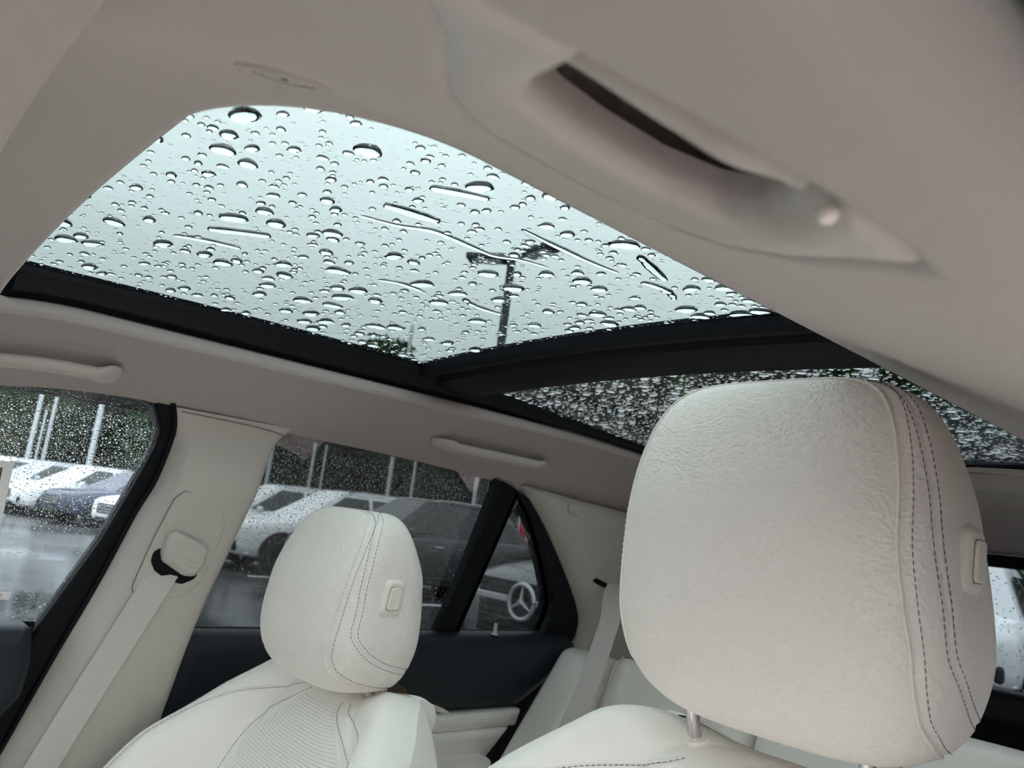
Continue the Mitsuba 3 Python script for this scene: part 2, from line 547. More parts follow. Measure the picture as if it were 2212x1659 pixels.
def side_skin(mirror, windows):
    g = skin_poly
    for w in windows:
        g = g.difference(Polygon(w).buffer(0.002))
    return on_side(extrude(g, 0.02), -0.045, mirror)


add("wall_right", side_skin(False, (FW, RW, QW)), "black_frame")
structure("wall_right")
door_gone = [(1.2, 0.45), (1.2, 1.60), (0.04, 1.60), (0.04, 0.45)]
add("wall_left", side_skin(True, (door_gone, RW, QW)), "black_frame")
structure("wall_left")


def sheet(poly, off, mirror=False):
    v, f = trimesh.creation.triangulate_polygon(Polygon(poly), engine="earcut")
    return on_side(trimesh.Trimesh(np.c_[v, np.zeros(len(v))], f, process=False), off, mirror)


for k, (nm, w, g, lab) in enumerate((("window_3", FW, "glass_front", "front passenger window wet with raindrops"), ("window_4", RW, "glass_rear", "rear door window wet with raindrops"),
                                     ("window_5", QW, "glass_rear", "small quarter window behind the rear door bar"))):
    add(nm, sheet(Polygon(w).buffer(0.012), -0.014), g, label=lab)
    structure(nm)
add("window_7", sheet(Polygon(RW).buffer(0.012), -0.014, True), "glass_rear")
structure("window_7")

# front passenger door: black window frame strip, rubber bead, padded top
add("door_1", on_side(pillow(Polygon([(0.215, 1.540), (0.204, 1.522), (0.187, 1.489), (0.187, 1.460), (0.203, 1.384), (0.226, 1.293), (0.281, 1.141), (0.32, 1.03), (0.36, 0.80), (0.255, 0.80), (0.245, 1.016), (0.19, 1.235), (0.145, 1.43), (0.140, 1.50), (0.155, 1.54)]), 0.020, 0.008), -0.020), "black_rubber", smooth=40)
structure("door_1")
add("top_pad", on_side(pillow(rounded(Polygon([(1.1, 0.78), (1.1, 1.150), (0.297, 1.150), (0.283, 1.09), (0.283, 1.03), (0.33, 0.95), (0.335, 0.78)]), 0.02), 0.075, 0.034, 6), -0.012), "navy_panel", smooth=50, parent="door_1", label="navy padded top of the door")
add("sill_strip", on_side(extrude(Polygon([(1.1, 1.139), (1.1, 1.148), (0.285, 1.148), (0.285, 1.139)]), 0.004), -0.012), "black_rubber", parent="door_1")
add("lower_panel", on_side(pillow(Polygon([(1.1, 0.5), (1.1, 0.955), (0.34, 0.955), (0.37, 0.5)]), 0.09, 0.02), -0.012), "leather_smooth", smooth=50, parent="door_1", label="cream lower part of the door")

# B pillar trim
PZ = np.array([.86, .93, 1.0, 1.086, 1.17, 1.232, 1.29, 1.347, 1.41, 1.45, 1.484, 1.505, 1.518, 1.528, 1.540])
y0 = PchipInterpolator([.80, .927, 1.002, 1.086, 1.232, 1.347, 1.41, 1.484, 1.518, 1.56], [.315, .279, .262, .243, .208, .185, .169, .164, .172, .20])
y1 = PchipInterpolator([.80, 1.034, 1.17, 1.251, 1.316, 1.373, 1.439, 1.487, 1.525, 1.56], [.262, .215, .189, .175, .165, .155, .144, .140, .155, .17])
y2 = PchipInterpolator([.80, .981, 1.038, 1.109, 1.196, 1.284, 1.346, 1.416, 1.474, 1.505, 1.518, 1.56], [.046, .044, .042, .039, .032, .019, .010, -.001, -.010, -.020, -.032, -.06])


def pillar(mirror=False, n=60):
    zs = np.linspace(.80, 1.530, n)
    P = []
    for z in zs:
        k = 1 - 0.93 * sstep(1.39, 1.535, z)
        a, b, c = float(y0(z)), float(y1(z)), float(y2(z))
        ys = np.array([a + .002, a, a - .004, b + (a - b) * .6, b + (a - b) * .25, b, b - .012, b - .03, (b + c) / 2, c + .022, c + .010, c + .003, c, c + .001, c + .004])
        of = np.array([-.02, .002, .010, .026, .042, .050, .054, .056, .058, .055, .050, .040, .025, .005, -.02])
        of = np.where(of > 0, of * k + .004, of)
        q = np.c_[bow(z) - of, ys, np.full(len(ys), z)]
        P.append(smooth_path(q, 60))
    m = grid(np.array(P))
    if m.face_normals[:, 0].mean() > 0:
        m.invert()
    if mirror:
        m.vertices[:, 0] *= -1
        m.vertices[:, 0] -= .11
        m.invert()
    return m


add("trim_3", pillar(), "trim_plastic", smooth=60, label="cream pillar trim between the two side windows")
structure("trim_3")
bead = np.array([[bow(z) - .006, float(y0(z)) + .003, z] for z in np.linspace(.80, 1.535, 60)])
add("rubber_bead", tube(bead, .0042, 8), "black_rubber", smooth=True, parent="trim_3")
seam = np.array([[bow(1.523 - .004 * t) - .009 - .004 * math.sin(t * math.pi), .166 - .206 * t, 1.524 - .004 * t - .010 * t ** 6] for t in np.linspace(0, 1, 40)])
add("top_seam", tube(seam, .0008, 6), "seam_grey", smooth=True, parent="trim_3")
# belt height guide let into the pillar: plate, slot, cover
plate = rounded(Polygon([(.136, 1.392), (.085, 1.377), (.060, 1.362), (.051, 1.343), (.051, 1.310), (.058, 1.250), (.068, 1.222), (.089, 1.206), (.150, 1.206), (.170, 1.214), (.172, 1.226), (.162, 1.309), (.149, 1.376)]), .008)
ph = on_side(pillow(plate, .0075, .0035), .0555)
for mname, b in (("guide_plate", "trim_plastic"),):
    add(mname, ph, b, smooth=40, parent="trim_3", label="flat plate of the belt guide")
ring = plate.buffer(.0010).difference(plate.buffer(-.0003))
add("plate_gap", on_side(extrude(ring, .0025), .0572), "seam_grey", parent="trim_3")
slot = rounded(Polygon([(.158, 1.285), (.146, 1.293), (.128, 1.282), (.082, 1.262), (.070, 1.250), (.077, 1.240), (.094, 1.231), (.118, 1.236), (.146, 1.252), (.157, 1.268)]), .011)
add("belt_slot", on_side(extrude(slot, .0012), .0627), "dark_slot", parent="trim_3", label="black opening the belt comes out of")
cover = rounded(Polygon([(.145, 1.316), (.135, 1.324), (.080, 1.304), (.070, 1.292), (.071, 1.268), (.080, 1.247), (.098, 1.247), (.140, 1.270), (.147, 1.285)]), .008)
cv = pillow(cover, .020, .010, 6)
add("belt_cover", on_side(cv, .0625), "trim_plastic", smooth=50, parent="trim_3", label="raised rounded cover over the belt slot")
for q, w in (((.147, 1.291), (.071, 1.262)), ((.147, 1.300), (.071, 1.272))):
    pth = np.array([[bow(q[1] + (w[1] - q[1]) * t - .006 * math.sin(math.pi * t)) - .0815 + .004 * abs(2 * t - 1) ** 6, q[0] + (w[0] - q[0]) * t, q[1] + (w[1] - q[1]) * t - .006 * math.sin(math.pi * t)] for t in np.linspace(.03, .97, 20)])
    add("cover_ridge", tube(pth, .0016, 8), "trim_plastic", smooth=True, parent="trim_3__belt_cover")
add("trim_10", pillar(True), "trim_plastic", smooth=60)
structure("trim_10")

# rear right door: divider bar, black frame round the quarter window, panels
quarter_out = Polygon([(-.56, 1.504), (-.566, 1.500), (-.613, 1.494), (-.674, 1.470), (-.725, 1.435), (-.772, 1.397), (-.86, 1.32), (-.915, 1.270), (-.96, 1.225), (-.990, 1.190), (-1.002, 1.165), (-1.008, 1.130), (-.995, 1.11), (-.97, 1.098), (-.80, 1.09), (-.52, 1.10), (-.54, 1.139)])
qf = quarter_out.difference(Polygon(QW)).difference(Polygon([(-.520, 1.09), (-.536, 1.141), (-.581, 1.503), (-.640, 1.486), (-.602, 1.139), (-.595, 1.09)]))
add("door_2", on_side(extrude(qf, .020), -.004), "black_frame")
structure("door_2")
add("divider_bar", on_side(pillow(Polygon([(-.537, 1.130), (-.581, 1.502), (-.637, 1.488), (-.594, 1.130)]), .020, .006), -.008), "black_rubber", smooth=40, parent="door_2")
add("top_pad", on_side(pillow(rounded(Polygon([(.06, .945), (.06, 1.140), (-.95, 1.140), (-1.0, 1.12), (-1.01, 1.06), (-.86, .942)]), .02), .062, .045, 8), -.010), "navy_panel", smooth=50, parent="door_2", label="navy upper part of the rear door")
add("sill_strip", on_side(extrude(Polygon([(.06, 1.136), (.06, 1.1415), (-.90, 1.1415), (-.90, 1.136)]), .006), -.014), "black_rubber", parent="door_2")
add("wood_inlay", on_side(pillow(rounded(Polygon([(-.035, 1.025), (-.045, 1.042), (-.085, 1.056), (-.16, 1.060), (-.417, 1.045), (-.475, 1.015), (-.515, .975), (-.52, .948), (-.035, .948)]), .012), .006, .003), .050), "wood", smooth=40, parent="door_2", label="dark brown wood inlay")
add("middle_panel", on_side(pillow(Polygon([(.06, .900), (.06, .945), (-.86, .945), (-.86, .900)]), .072, .018, 6), -.010), "leather_smooth", smooth=50, parent="door_2", label="cream strip under the navy panel")
add("lower_panel", on_side(pillow(Polygon([(.06, .45), (.06, .902), (-.835, .902), (-.76, .78), (-.70, .45)]), .080, .022, 6), -.010), "leather_smooth", smooth=50, parent="door_2", label="cream lower part of the rear door")
add("armrest", on_side(pillow(rounded(Polygon([(.02, .60), (.02, .842), (-.76, .842), (-.765, .80), (-.70, .60)]), .015), .10, .03, 6), .03), "leather", smooth=50, parent="door_2", label="cream padded armrest")
lp = revolve([(0, 0), (.008, 0), (.009, .002), (.0045, .004), (.0042, .024), (.003, .027), (0, .0275)], 16)
lp.apply_translation((.698, -.704, 1.136))
add("lock_pin", lp, "trim_plastic", smooth=40, parent="door_2", label="pale lock pin standing on the window sill")
add("trim_11", on_side(pillow(Polygon([(.06, .45), (.06, 1.140), (-1.0, 1.12), (-.70, .45)]), .062, .04, 6), -.010, True), "navy_panel", smooth=50)
structure("trim_11")

# rear pillar trim with coat hook and belt slot
cpoly = Polygon([(-.665, 1.479), (-.640, 1.500), (-.698, 1.497), (-.85, 1.486), (-1.0, 1.478), (-1.6, 1.44), (-2.1, 1.40), (-2.1, .9), (-1.1, .9), (-1.00, 1.08), (-1.012, 1.130), (-1.006, 1.170), (-.962, 1.228), (-.862, 1.323), (-.774, 1.400), (-.676, 1.473)])
cm = pillow(cpoly, .07, .045, 8)
add("trim_4", on_side(cm, -.012), "trim_plastic", smooth=55, label="cream rear pillar trim")
structure("trim_4")
add("trim_12", on_side(cm, -.012, True), "trim_plastic", smooth=55)
structure("trim_12")
hk = pillow(rounded(Polygon([(-.772, 1.455), (-.772, 1.474), (-.815, 1.464), (-.815, 1.445)]), .005), .010, .004)
add("coat_hook", on_side(hk, .056), "trim_plastic", smooth=40, parent="trim_4", label="small folded coat hook")
sl = rounded(Polygon([(-.950, 1.288), (-.960, 1.296), (-1.06, 1.270), (-1.06, 1.258), (-.97, 1.280)]), .003)
add("belt_slot", on_side(extrude(sl, .003), .0565), "dark_slot", parent="trim_4", label="dark opening of the rear belt")
cs = np.array([[bow(z) - .052, y, z] for y, z in smooth_path([(-.60, 1.476, 0), (-.65, 1.486, 0), (-.72, 1.486, 0), (-.85, 1.477, 0), (-1.0, 1.469, 0)], 40)[:, :2]])
clip = pillow(rounded(Polygon([(-.70, 1.540), (-.70, 1.546), (-.722, 1.545), (-.722, 1.538)]), .002), .004, .002)
add("trim_13", on_side(clip, .03), "handle_plastic", smooth=40)
structure("trim_13")

# rear: header panel, tailgate frame and glass, luggage shelf
add("trim_5", on_side(extrude(Polygon([(0, 0), (1, 0), (0, 1)]), .001), 0) if False else loft(np.array([[[x, y, z] for y, z in ((-1.035, 1.607), (-1.045, 1.592), (-1.062, 1.582), (-1.080, 1.583), (-1.084, 1.590), (-1.09, 1.62), (-1.04, 1.62))] for x in np.linspace(-.52, .52, 20)])), "headliner", smooth=50, label="cream edge strip behind the rear roof pane")
structure("trim_5")
tg = Polygon([(-.75, .45), (-.75, 1.50), (.75, 1.50), (.75, .45)]).difference(rounded(Polygon([(-.60, 1.10), (-.52, 1.462), (.52, 1.462), (.60, 1.10)]), .04))
tgm = extrude(tg, .04)
tgm.apply_transform([[1, 0, 0, 0], [0, 0, 1, -2.22], [0, 1, 0, 0], [0, 0, 0, 1]])
add("door_3", tgm, "black_rubber")
structure("door_3")
add("glass_frame", box((0, -2.16, 1.055), (1.3, .10, .10), .03), "navy_panel", smooth=50, parent="door_3")
tw = box((0, -2.215, 1.28), (1.3, .002, .40))
v = np.array([[-.62, -2.215, 1.08], [.62, -2.215, 1.08], [.55, -2.215, 1.48], [-.55, -2.215, 1.48]])
add("window_6", trimesh.Trimesh(v, [[0, 1, 2], [0, 2, 3]], process=False), "glass_tail", label="tailgate window seen past the driver's head restraint")
structure("window_6")

# floor, dashboard, windscreen
add("floor", box((0, -.45, .33), (1.5, 3.7, .06)), "carpet")
structure("floor")
add("wall_front", box((0, 1.36, .70), (1.5, .92, .62), .08), "navy_panel", smooth=40)
structure("wall_front")
scr = np.array([[-.66, .80, 1.49], [.66, .80, 1.49], [.70, 1.75, 1.02], [-.70, 1.75, 1.02]])
add("window_8", trimesh.Trimesh(scr, [[0, 1, 2], [0, 2, 3]], process=False), "glass_screen")
structure("window_8")
for s in (1, -1):
    add("trim_14" if s > 0 else "trim_15", tube([(s * .64, .80, 1.49), (s * .70, 1.3, 1.26), (s * .74, 1.75, 1.0)], .035, 12), "trim_plastic", smooth=True)
    structure("trim_14" if s > 0 else "trim_15")

bonnet = [(1.80, .98), (2.0, 1.02), (2.5, .99), (2.9, .92), (3.05, .80), (3.08, .45)]
add("trim_17", grid(np.array([[[x, y, z - .05 * (x / .9) ** 4] for y, z in bonnet] for x in np.linspace(-.92, .92, 12)])), "paint_black", smooth=50, label="dark car bonnet beyond the windscreen")
structure("trim_17")

# ------------------------------------------------------------------ things on the roof lining
vis = rounded(Polygon([(-.60, .562), (-.60, .74), (-.06, .74), (-.06, .562)]), .012)
vm = pillow(vis, .016, .007, 5)
vm.apply_transform([[1, 0, 0, 0], [0, -1, 0, 0], [0, 0, -1, 0], [0, 0, 0, 1]])
v = np.array(vm.vertices)
v[:, 1] *= -1
v[:, 2] += np.array([float(roof_z(0.72 * a - .06, min(b, .74))) for a, b in v[:, :2]]) - .006
vm = trimesh.Trimesh(v, vm.faces, process=False)
vm.fix_normals()
add("sun_visor", vm, "headliner", smooth=50, label="folded up sun visor at the front edge of the driver's roof lining", category="sun visor")

mx, my = -.453, .481
disc = thing("roof_sensor", "round grey cap with fine rings set in the roof lining near the glass corner", "sensor cover")
slope = (float(roof_z(mx + .01, my)) - float(roof_z(mx - .01, my))) / .02
slopy = (float(roof_z(mx, my + .01)) - float(roof_z(mx, my - .01))) / .02


def on_roof(m):
    v = np.array(m.vertices)
    v = v * np.array([1, 1.35, -1]) + np.array([mx, my, 0])
    v[:, 2] += float(roof_z(mx, my)) + slope * (v[:, 0] - mx) + slopy * (v[:, 1] - my)
    m = trimesh.Trimesh(v, m.faces, process=False)
    m.invert()
    return m


add("rim", on_roof(revolve([(.0105, 0), (.0105, .0015), (.013, .0022), (.0165, .0014), (.0175, -.001)], 48)), "headliner", smooth=40, parent=disc)
add("cap", on_roof(revolve([(0, .0012), (.004, .0012), (.0042, .0005), (.0047, .0005), (.005, .0012), (.0072, .0012), (.0074, .0004), (.0078, .0004), (.008, .0012), (.0098, .0010), (.0104, -.001)], 48)), "handle_plastic", smooth=30, parent=disc)
add("bolt", on_roof(revolve([(0, .0018), (.0012, .0018), (.0016, .001)], 12)), "wood", smooth=30, parent=disc)

# driver's roof handle, lying in its recess
gh = thing("grab_handle", "cream grab handle in the deep recess of the roof lining above the open driver's door", "grab handle")


def roof_patch(poly, lift, t):
    """a plate that follows the roof lining, lift metres under it"""
    m = pillow(poly, t, t * .7, 6)
    m = m.subdivide_to_size(.012)
    v = np.array(m.vertices)
    v[:, 2] = roof_z(v[:, 0], v[:, 1]) - lift - v[:, 2]
    m = trimesh.Trimesh(v, m.faces, process=False)
    m.fix_normals()
    return m


base = Polygon([(-.655, .548), (-.638, .524), (-.620, .509), (-.593, .491), (-.556, .463), (-.533, .435), (-.521, .401), (-.518, .364), (-.527, .329), (-.542, .303), (-.577, .293), (-.628, .317), (-.676, .355), (-.695, .367), (-.698, .395), (-.690, .418),
                (-.668, .405), (-.655, .388), (-.634, .366), (-.612, .362), (-.597, .380), (-.594, .412), (-.598, .440), (-.607, .460), (-.624, .471), (-.656, .486), (-.676, .497), (-.670, .525), (-.663, .548)])
add("base", roof_patch(rounded(base, .004), -.0205, .0215), "handle_plastic", smooth=50, parent=gh, label="curved mounting plate along the recess edge")
bp = smooth_path([(-.612, .486, 1.556), (-.626, .479, 1.543), (-.638, .467, 1.535), (-.654, .443, 1.522), (-.666, .424, 1.514), (-.672, .408, 1.514), (-.668, .392, 1.522), (-.655, .380, 1.535)], 60)
add("grip", tube(bp, .0075, 14), "handle_plastic", smooth=True, parent=gh, label="grip bar")
sc = revolve([(0, .002), (.003, .002), (.0042, .0008), (.0042, -.002)], 20)
sc.apply_transform(T().rotate([0, 1, 0], 205).matrix.numpy() if hasattr(T().matrix, "numpy") else np.array(T().rotate([0, 1, 0], 205).matrix))
sc.apply_scale(.7)
sc.apply_translation((-.681, .409, float(roof_z(-.681, .409)) + .0002))
add("screw_cap", sc, "button_plastic", smooth=30, parent=gh, label="small round screw cap")


def right_handle(ya, yb, name, label, shoe):
    """a grab handle along the right roof rail between ya (front) and yb (rear)"""
    h = thing(name, label, "grab handle")
    n = 70

    def at(y, x):
        xo = float(bow(RIGHT_TOP(y)))
        return float(roof_z(x, y)) + float(RIGHT_TOP(y) - roof_z(xo, y)) * np.clip((x - .437) / (xo - .437), 0, 1) ** 2
    L = ya - yb
    t = np.linspace(0, 1, n)
    y = ya - L * t
    drop = .030 * np.minimum(1, np.sin(np.pi * np.clip(t, .0, 1)) * 2.6) ** .8
    P = []
    for k in range(n):
        x = .512 + .016 * (1 - min(1, math.sin(math.pi * t[k]) * 3))
        z = at(y[k], x)
        w, hh = .0135, .009
        if t[k] < .16 or t[k] > .84:
            e = min(t[k], 1 - t[k]) / .16
            w = .0135 + .011 * math.sin(math.pi * e) * (1 if shoe else .4)
            hh = .0055 + .0035 * e
        if t[k] < .03 or t[k] > .97:
            e = min(t[k], 1 - t[k]) / .03
            w *= math.sqrt(max(0.05, 1 - (1 - e) ** 2))
        a = np.linspace(0, 2 * np.pi, 18, endpoint=False)
        nx, nz = -.46, -.89         # out of the lining into the cabin
        off = .006 + drop[k] * .72
        c = np.array([x + .004, y[k], z]) + off * np.array([nx, 0, nz])
        P.append(np.array([c + w * math.cos(q) * np.array([.89, 0, -.46]) + hh * math.sin(q) * np.array([nx, 0, nz]) for q in a]))
    add("grip", loft(np.array(P)), "handle_plastic", smooth=60, parent=h)
    bb = []
    for yy in np.linspace(ya + .012, yb - .012, 40):
        e = np.clip(min(ya + .012 - yy, yy - yb + .012) / .03, 0.02, 1)
        w = .024 * math.sqrt(1 - (1 - e) ** 2)
        ring = []
        for q in np.linspace(0, 2 * np.pi, 16, endpoint=False):
            x = .518 + w * math.cos(q)
            ring.append((x, yy, at(yy, x) - (.0012 if math.cos(q) ** 2 < .8 else -.002) + (.004 if math.sin(q) > 0 else 0)))
        bb.append(ring)
    add("base", loft(np.array(bb)), "headliner", smooth=60, parent=h)
    return h, at


h1, rat = right_handle(.56, .285, "grab_handle", "cream grab handle above the front passenger window", True)
h2, rat = right_handle(-.318, -.640, "grab_handle", "cream grab handle above the rear door window", False)
hook = [(.512, -.385, rat(-.385, .512) - .022), (.510, -.387, rat(-.387, .51) - .036), (.502, -.387, rat(-.387, .51) - .040)]
add("coat_hook", tube(smooth_path(hook, 12), .003, 10), "handle_plastic", smooth=True, parent=h2, label="tiny coat hook under the handle")

add("trim_16", tube([(-.760, .86, 1.475), (-.760, .40, 1.476), (-.762, -.10, 1.474), (-.764, -.60, 1.455)], .009, 10), "black_rubber", smooth=True, label="black rubber seal along the open driver's door")
structure("trim_16")

# ------------------------------------------------------------------ seats
def head_restraint(c, hz, dz):
    """surfaces of one head restraint: c = (x, front y, centre z), hz half height; returns meshes"""
    cx, cy, cz = c
    wx, wy, tilt, f1k = dz
    nt, nu = 150, 220
    t = -np.cos(np.linspace(0.012, np.pi - 0.012, nt))
    t = np.sign(t) * np.abs(t) ** 0.8
    k = (1 - np.abs(t) ** 5.2) ** (1 / 5.2)
    W_ = PchipInterpolator([-1, -.68, -.35, .3, .78, 1], [.128, .140, .147, .140, .128, .124])(t) * k * wx
    YF_ = PchipInterpolator([-1, -.7, -.33, .1, .65, 1], [-.030, -.006, 0, -.004, -.030, -.058])(t)
    YB_ = PchipInterpolator([-1, -.9, -.3, .25, .6, 1], [-.158, -.162, -.172, -.168, -.152, -.128])(t) * wy
    yc, hd = (YF_ + YB_) / 2, (YF_ - YB_) / 2 * k ** 0.9
    th = np.linspace(0, 2 * np.pi, nu, endpoint=False)
    ex = np.where(np.sin(th) > 0, 2 / 3.3, 2 / 2.7)
    X = np.sign(np.cos(th)) * np.abs(np.cos(th)) ** (2 / 3.1)
    Y = np.sign(np.sin(th)) * np.abs(np.sin(th)) ** ex
    yc = yc + tilt * t * hz
    P = np.stack([W_[:, None] * X, yc[:, None] + hd[:, None] * Y, np.broadcast_to((t * hz)[:, None], (nt, nu))], -1)
    tt = np.broadcast_to(t[:, None], (nt, nu))
    f1 = PchipInterpolator([-1.1, -1, -.93, -.88, -.80, -.66, -.5, -.3, 0, .5, 1.1], [-2.2, -1.6, -.7, .1, .55, .80, .84, .82, .78, .74, .70])(tt) - .16 * f1k * sstep(.15, -.8, tt)
    f2 = PchipInterpolator([-1.1, -.80, -.75, -.69, -.58, -.43, -.28, 0, .53, 1.1], [-2.4, -1.7, -1.05, -.5, .10, .44, .58, .55, .55, .50])(tt + .07 * f1k) - .14 * f1k * sstep(.15, -.8, tt)
    Y1, Y2 = yc[:, None] + hd[:, None] * f1, yc[:, None] + hd[:, None] * f2
    zz1 = np.gradient(yc + hd * f1[:, 0]) / np.gradient(t * hz)
    zz2 = np.gradient(yc + hd * f2[:, 0]) / np.gradient(t * hz)
    s1, s2 = (Y1, np.clip(zz1, -6, 6)), (Y2, np.clip(zz2, -6, 6))

    def g(s, e=0.0):
        return (P[..., 1] - s[0]) / np.sqrt(1 + s[1][:, None] ** 2) + e
    G1, G2 = g(s1), g(s2)
    m0 = loft(P)
    nrm = m0.vertex_normals[:nt * nu].reshape(nt, nu, 3)
    depth = .0016 * np.exp(-(G1 / .0022) ** 2) + .0013 * np.exp(-(G2 / .0018) ** 2)
    side = (P[..., 0] < 0) * np.exp(-(((P[..., 1] + .093) / .030) ** 2 + ((P[..., 2] - .014) / .036) ** 2) ** 1.0) * .0035
    bulge = .003 * np.exp(-((G1 + .022) / .02) ** 2) * 0
    Q = P - nrm * (depth + side)[..., None]
    off = np.array([cx, cy, cz])
    body = loft(Q + off)
    P2 = P + off
    ok = lambda ch: [smooth_chain(x, 16) for x in ch if len(x) > 60]
    pipe = ok(isoline(P2, g(s1, -.0022)))
    st1 = ok(isoline(P2, g(s1, .0045)))
    st2 = ok(isoline(P2, g(s2, .0042))) + ok(isoline(P2, g(s2, -.0042)))
    surf = loft(P2)
    piping = cat([tube(resample(x, .0018), .0017, 7) for x in pipe])
    stitch = stitches(st1 + st2, surf)
    return body, piping, stitch


def button_meshes(c):
    """side button: raised bezel ring and the key in it, on the left face"""
    cx, cy, cz = c
    o = rounded(Polygon([(-.019, -.026), (.019, -.026), (.016, .026), (-.016, .026)]), .009)
    bez = pillow(o, .011, .006, 5)
    key = pillow(rounded(Polygon([(-.0105, -.0165), (.0105, -.0165), (.0095, .0165), (-.0095, .0165)]), .005), .0036, .0022, 4)
    gap = extrude(rounded(Polygon([(-.0113, -.0173), (.0113, -.0173), (.0103, .0173), (-.0103, .0173)]), .005), .0006)
    out = []
    for m, lift in ((bez, -.004), (gap, .0068), (key, .0066)):
        v = np.array(m.vertices)
        w = np.c_[cx - lift - v[:, 2] + .06 * v[:, 1] ** 2 * 0, cy + v[:, 0] - .12 * v[:, 1], cz + v[:, 1]]
        mm = trimesh.Trimesh(w, m.faces, process=False)
        mm.fix_normals()
        out.append(mm)
    return out


RECL = math.radians(20)


def seat_frame(x0, yt, zt):
    """maps (u across, n forward, v up the backrest) to the car frame; v = 0 at the shoulder top"""
    def f(q):
        q = np.asarray(q, float)
        u, n, v = q[..., 0], q[..., 1], q[..., 2]
        v = v + .040 * sstep(.04, .20, np.abs(u)) * sstep(-.16, -.02, v)
        return np.stack([x0 + u, yt + n * math.cos(RECL) - v * math.sin(RECL), zt + n * math.sin(RECL) + v * math.cos(RECL)], -1)
    return f


SEAT_W = PchipInterpolator([-.75, -.40, -.25, -.16, -.10, -.05, -.02, 0], [.365, .362, .352, .322, .280, .220, .180, .150])
BOLST = PchipInterpolator([-.75, -.4, -.2, -.1, -.04, 0], [.165, .160, .118, .052, .012, .004])


def seat_front(u, v):
    """n of the front surface"""
    w = SEAT_W(v)
    a = np.abs(u) / w
    inner_ = .52
    b = sstep(inner_, .80, a)
    n = BOLST(v) * b - .045 * np.maximum(0, (a - .80) / .2) ** 2.2
    n = n - .030 * sstep(-.05, .012, v) ** 1.5
    n = n + .008 * (1 - np.minimum(1, a / inner_) ** 2) * sstep(-.02, -.10, v)
    groove = .004 * np.exp(-((a - .50) / .018) ** 2)
    return n - groove


def seat_back(f):
    nv, nu = 130, 120
    vs = np.r_[np.linspace(-.75, -.06, 80), np.linspace(-.06, .018, 51)[1:]]
    rows = []
    for v in vs:
        k = 1 if v < -.02 else (max(0.0, 1 - ((v + .02) / .0385) ** 2.6)) ** (1 / 2.6)
        w = float(SEAT_W(min(v, 0))) * (.25 + .75 * k)
        u = np.sin(np.linspace(-np.pi / 2, np.pi / 2, 76)) * w
        vv = min(v, 0)
        nf = seat_front(u / w * float(SEAT_W(vv)), v)
        bk = -.105 - .025 * float(sstep(-.03, -.15, v)) + .012 * k
        mid = (nf + bk) / 2
        nf2 = bk + (nf - bk) * (.12 + .88 * k)
        ub = np.linspace(w, -w, 46)[1:-1]
        rows.append(np.vstack([np.c_[u, nf2, np.full(76, v)], np.c_[ub, bk - .02 * (1 - (ub / w) ** 4) + .045 * np.abs(ub / w) ** 7, np.full(44, v)]]))
    return loft(f(np.array(rows)))


def seat_lines(f, specs, lift=.0012):
    out = []
    for a, v0, v1 in specs:
        v = np.linspace(v0, v1, 160)
        for s in (-1, 1):
            aa = np.array([a(x) if callable(a) else a for x in v]) * s
            u = aa * SEAT_W(np.minimum(v, 0))
            out.append(f(np.stack([u, seat_front(u, v) + lift, v], -1)))
    return out


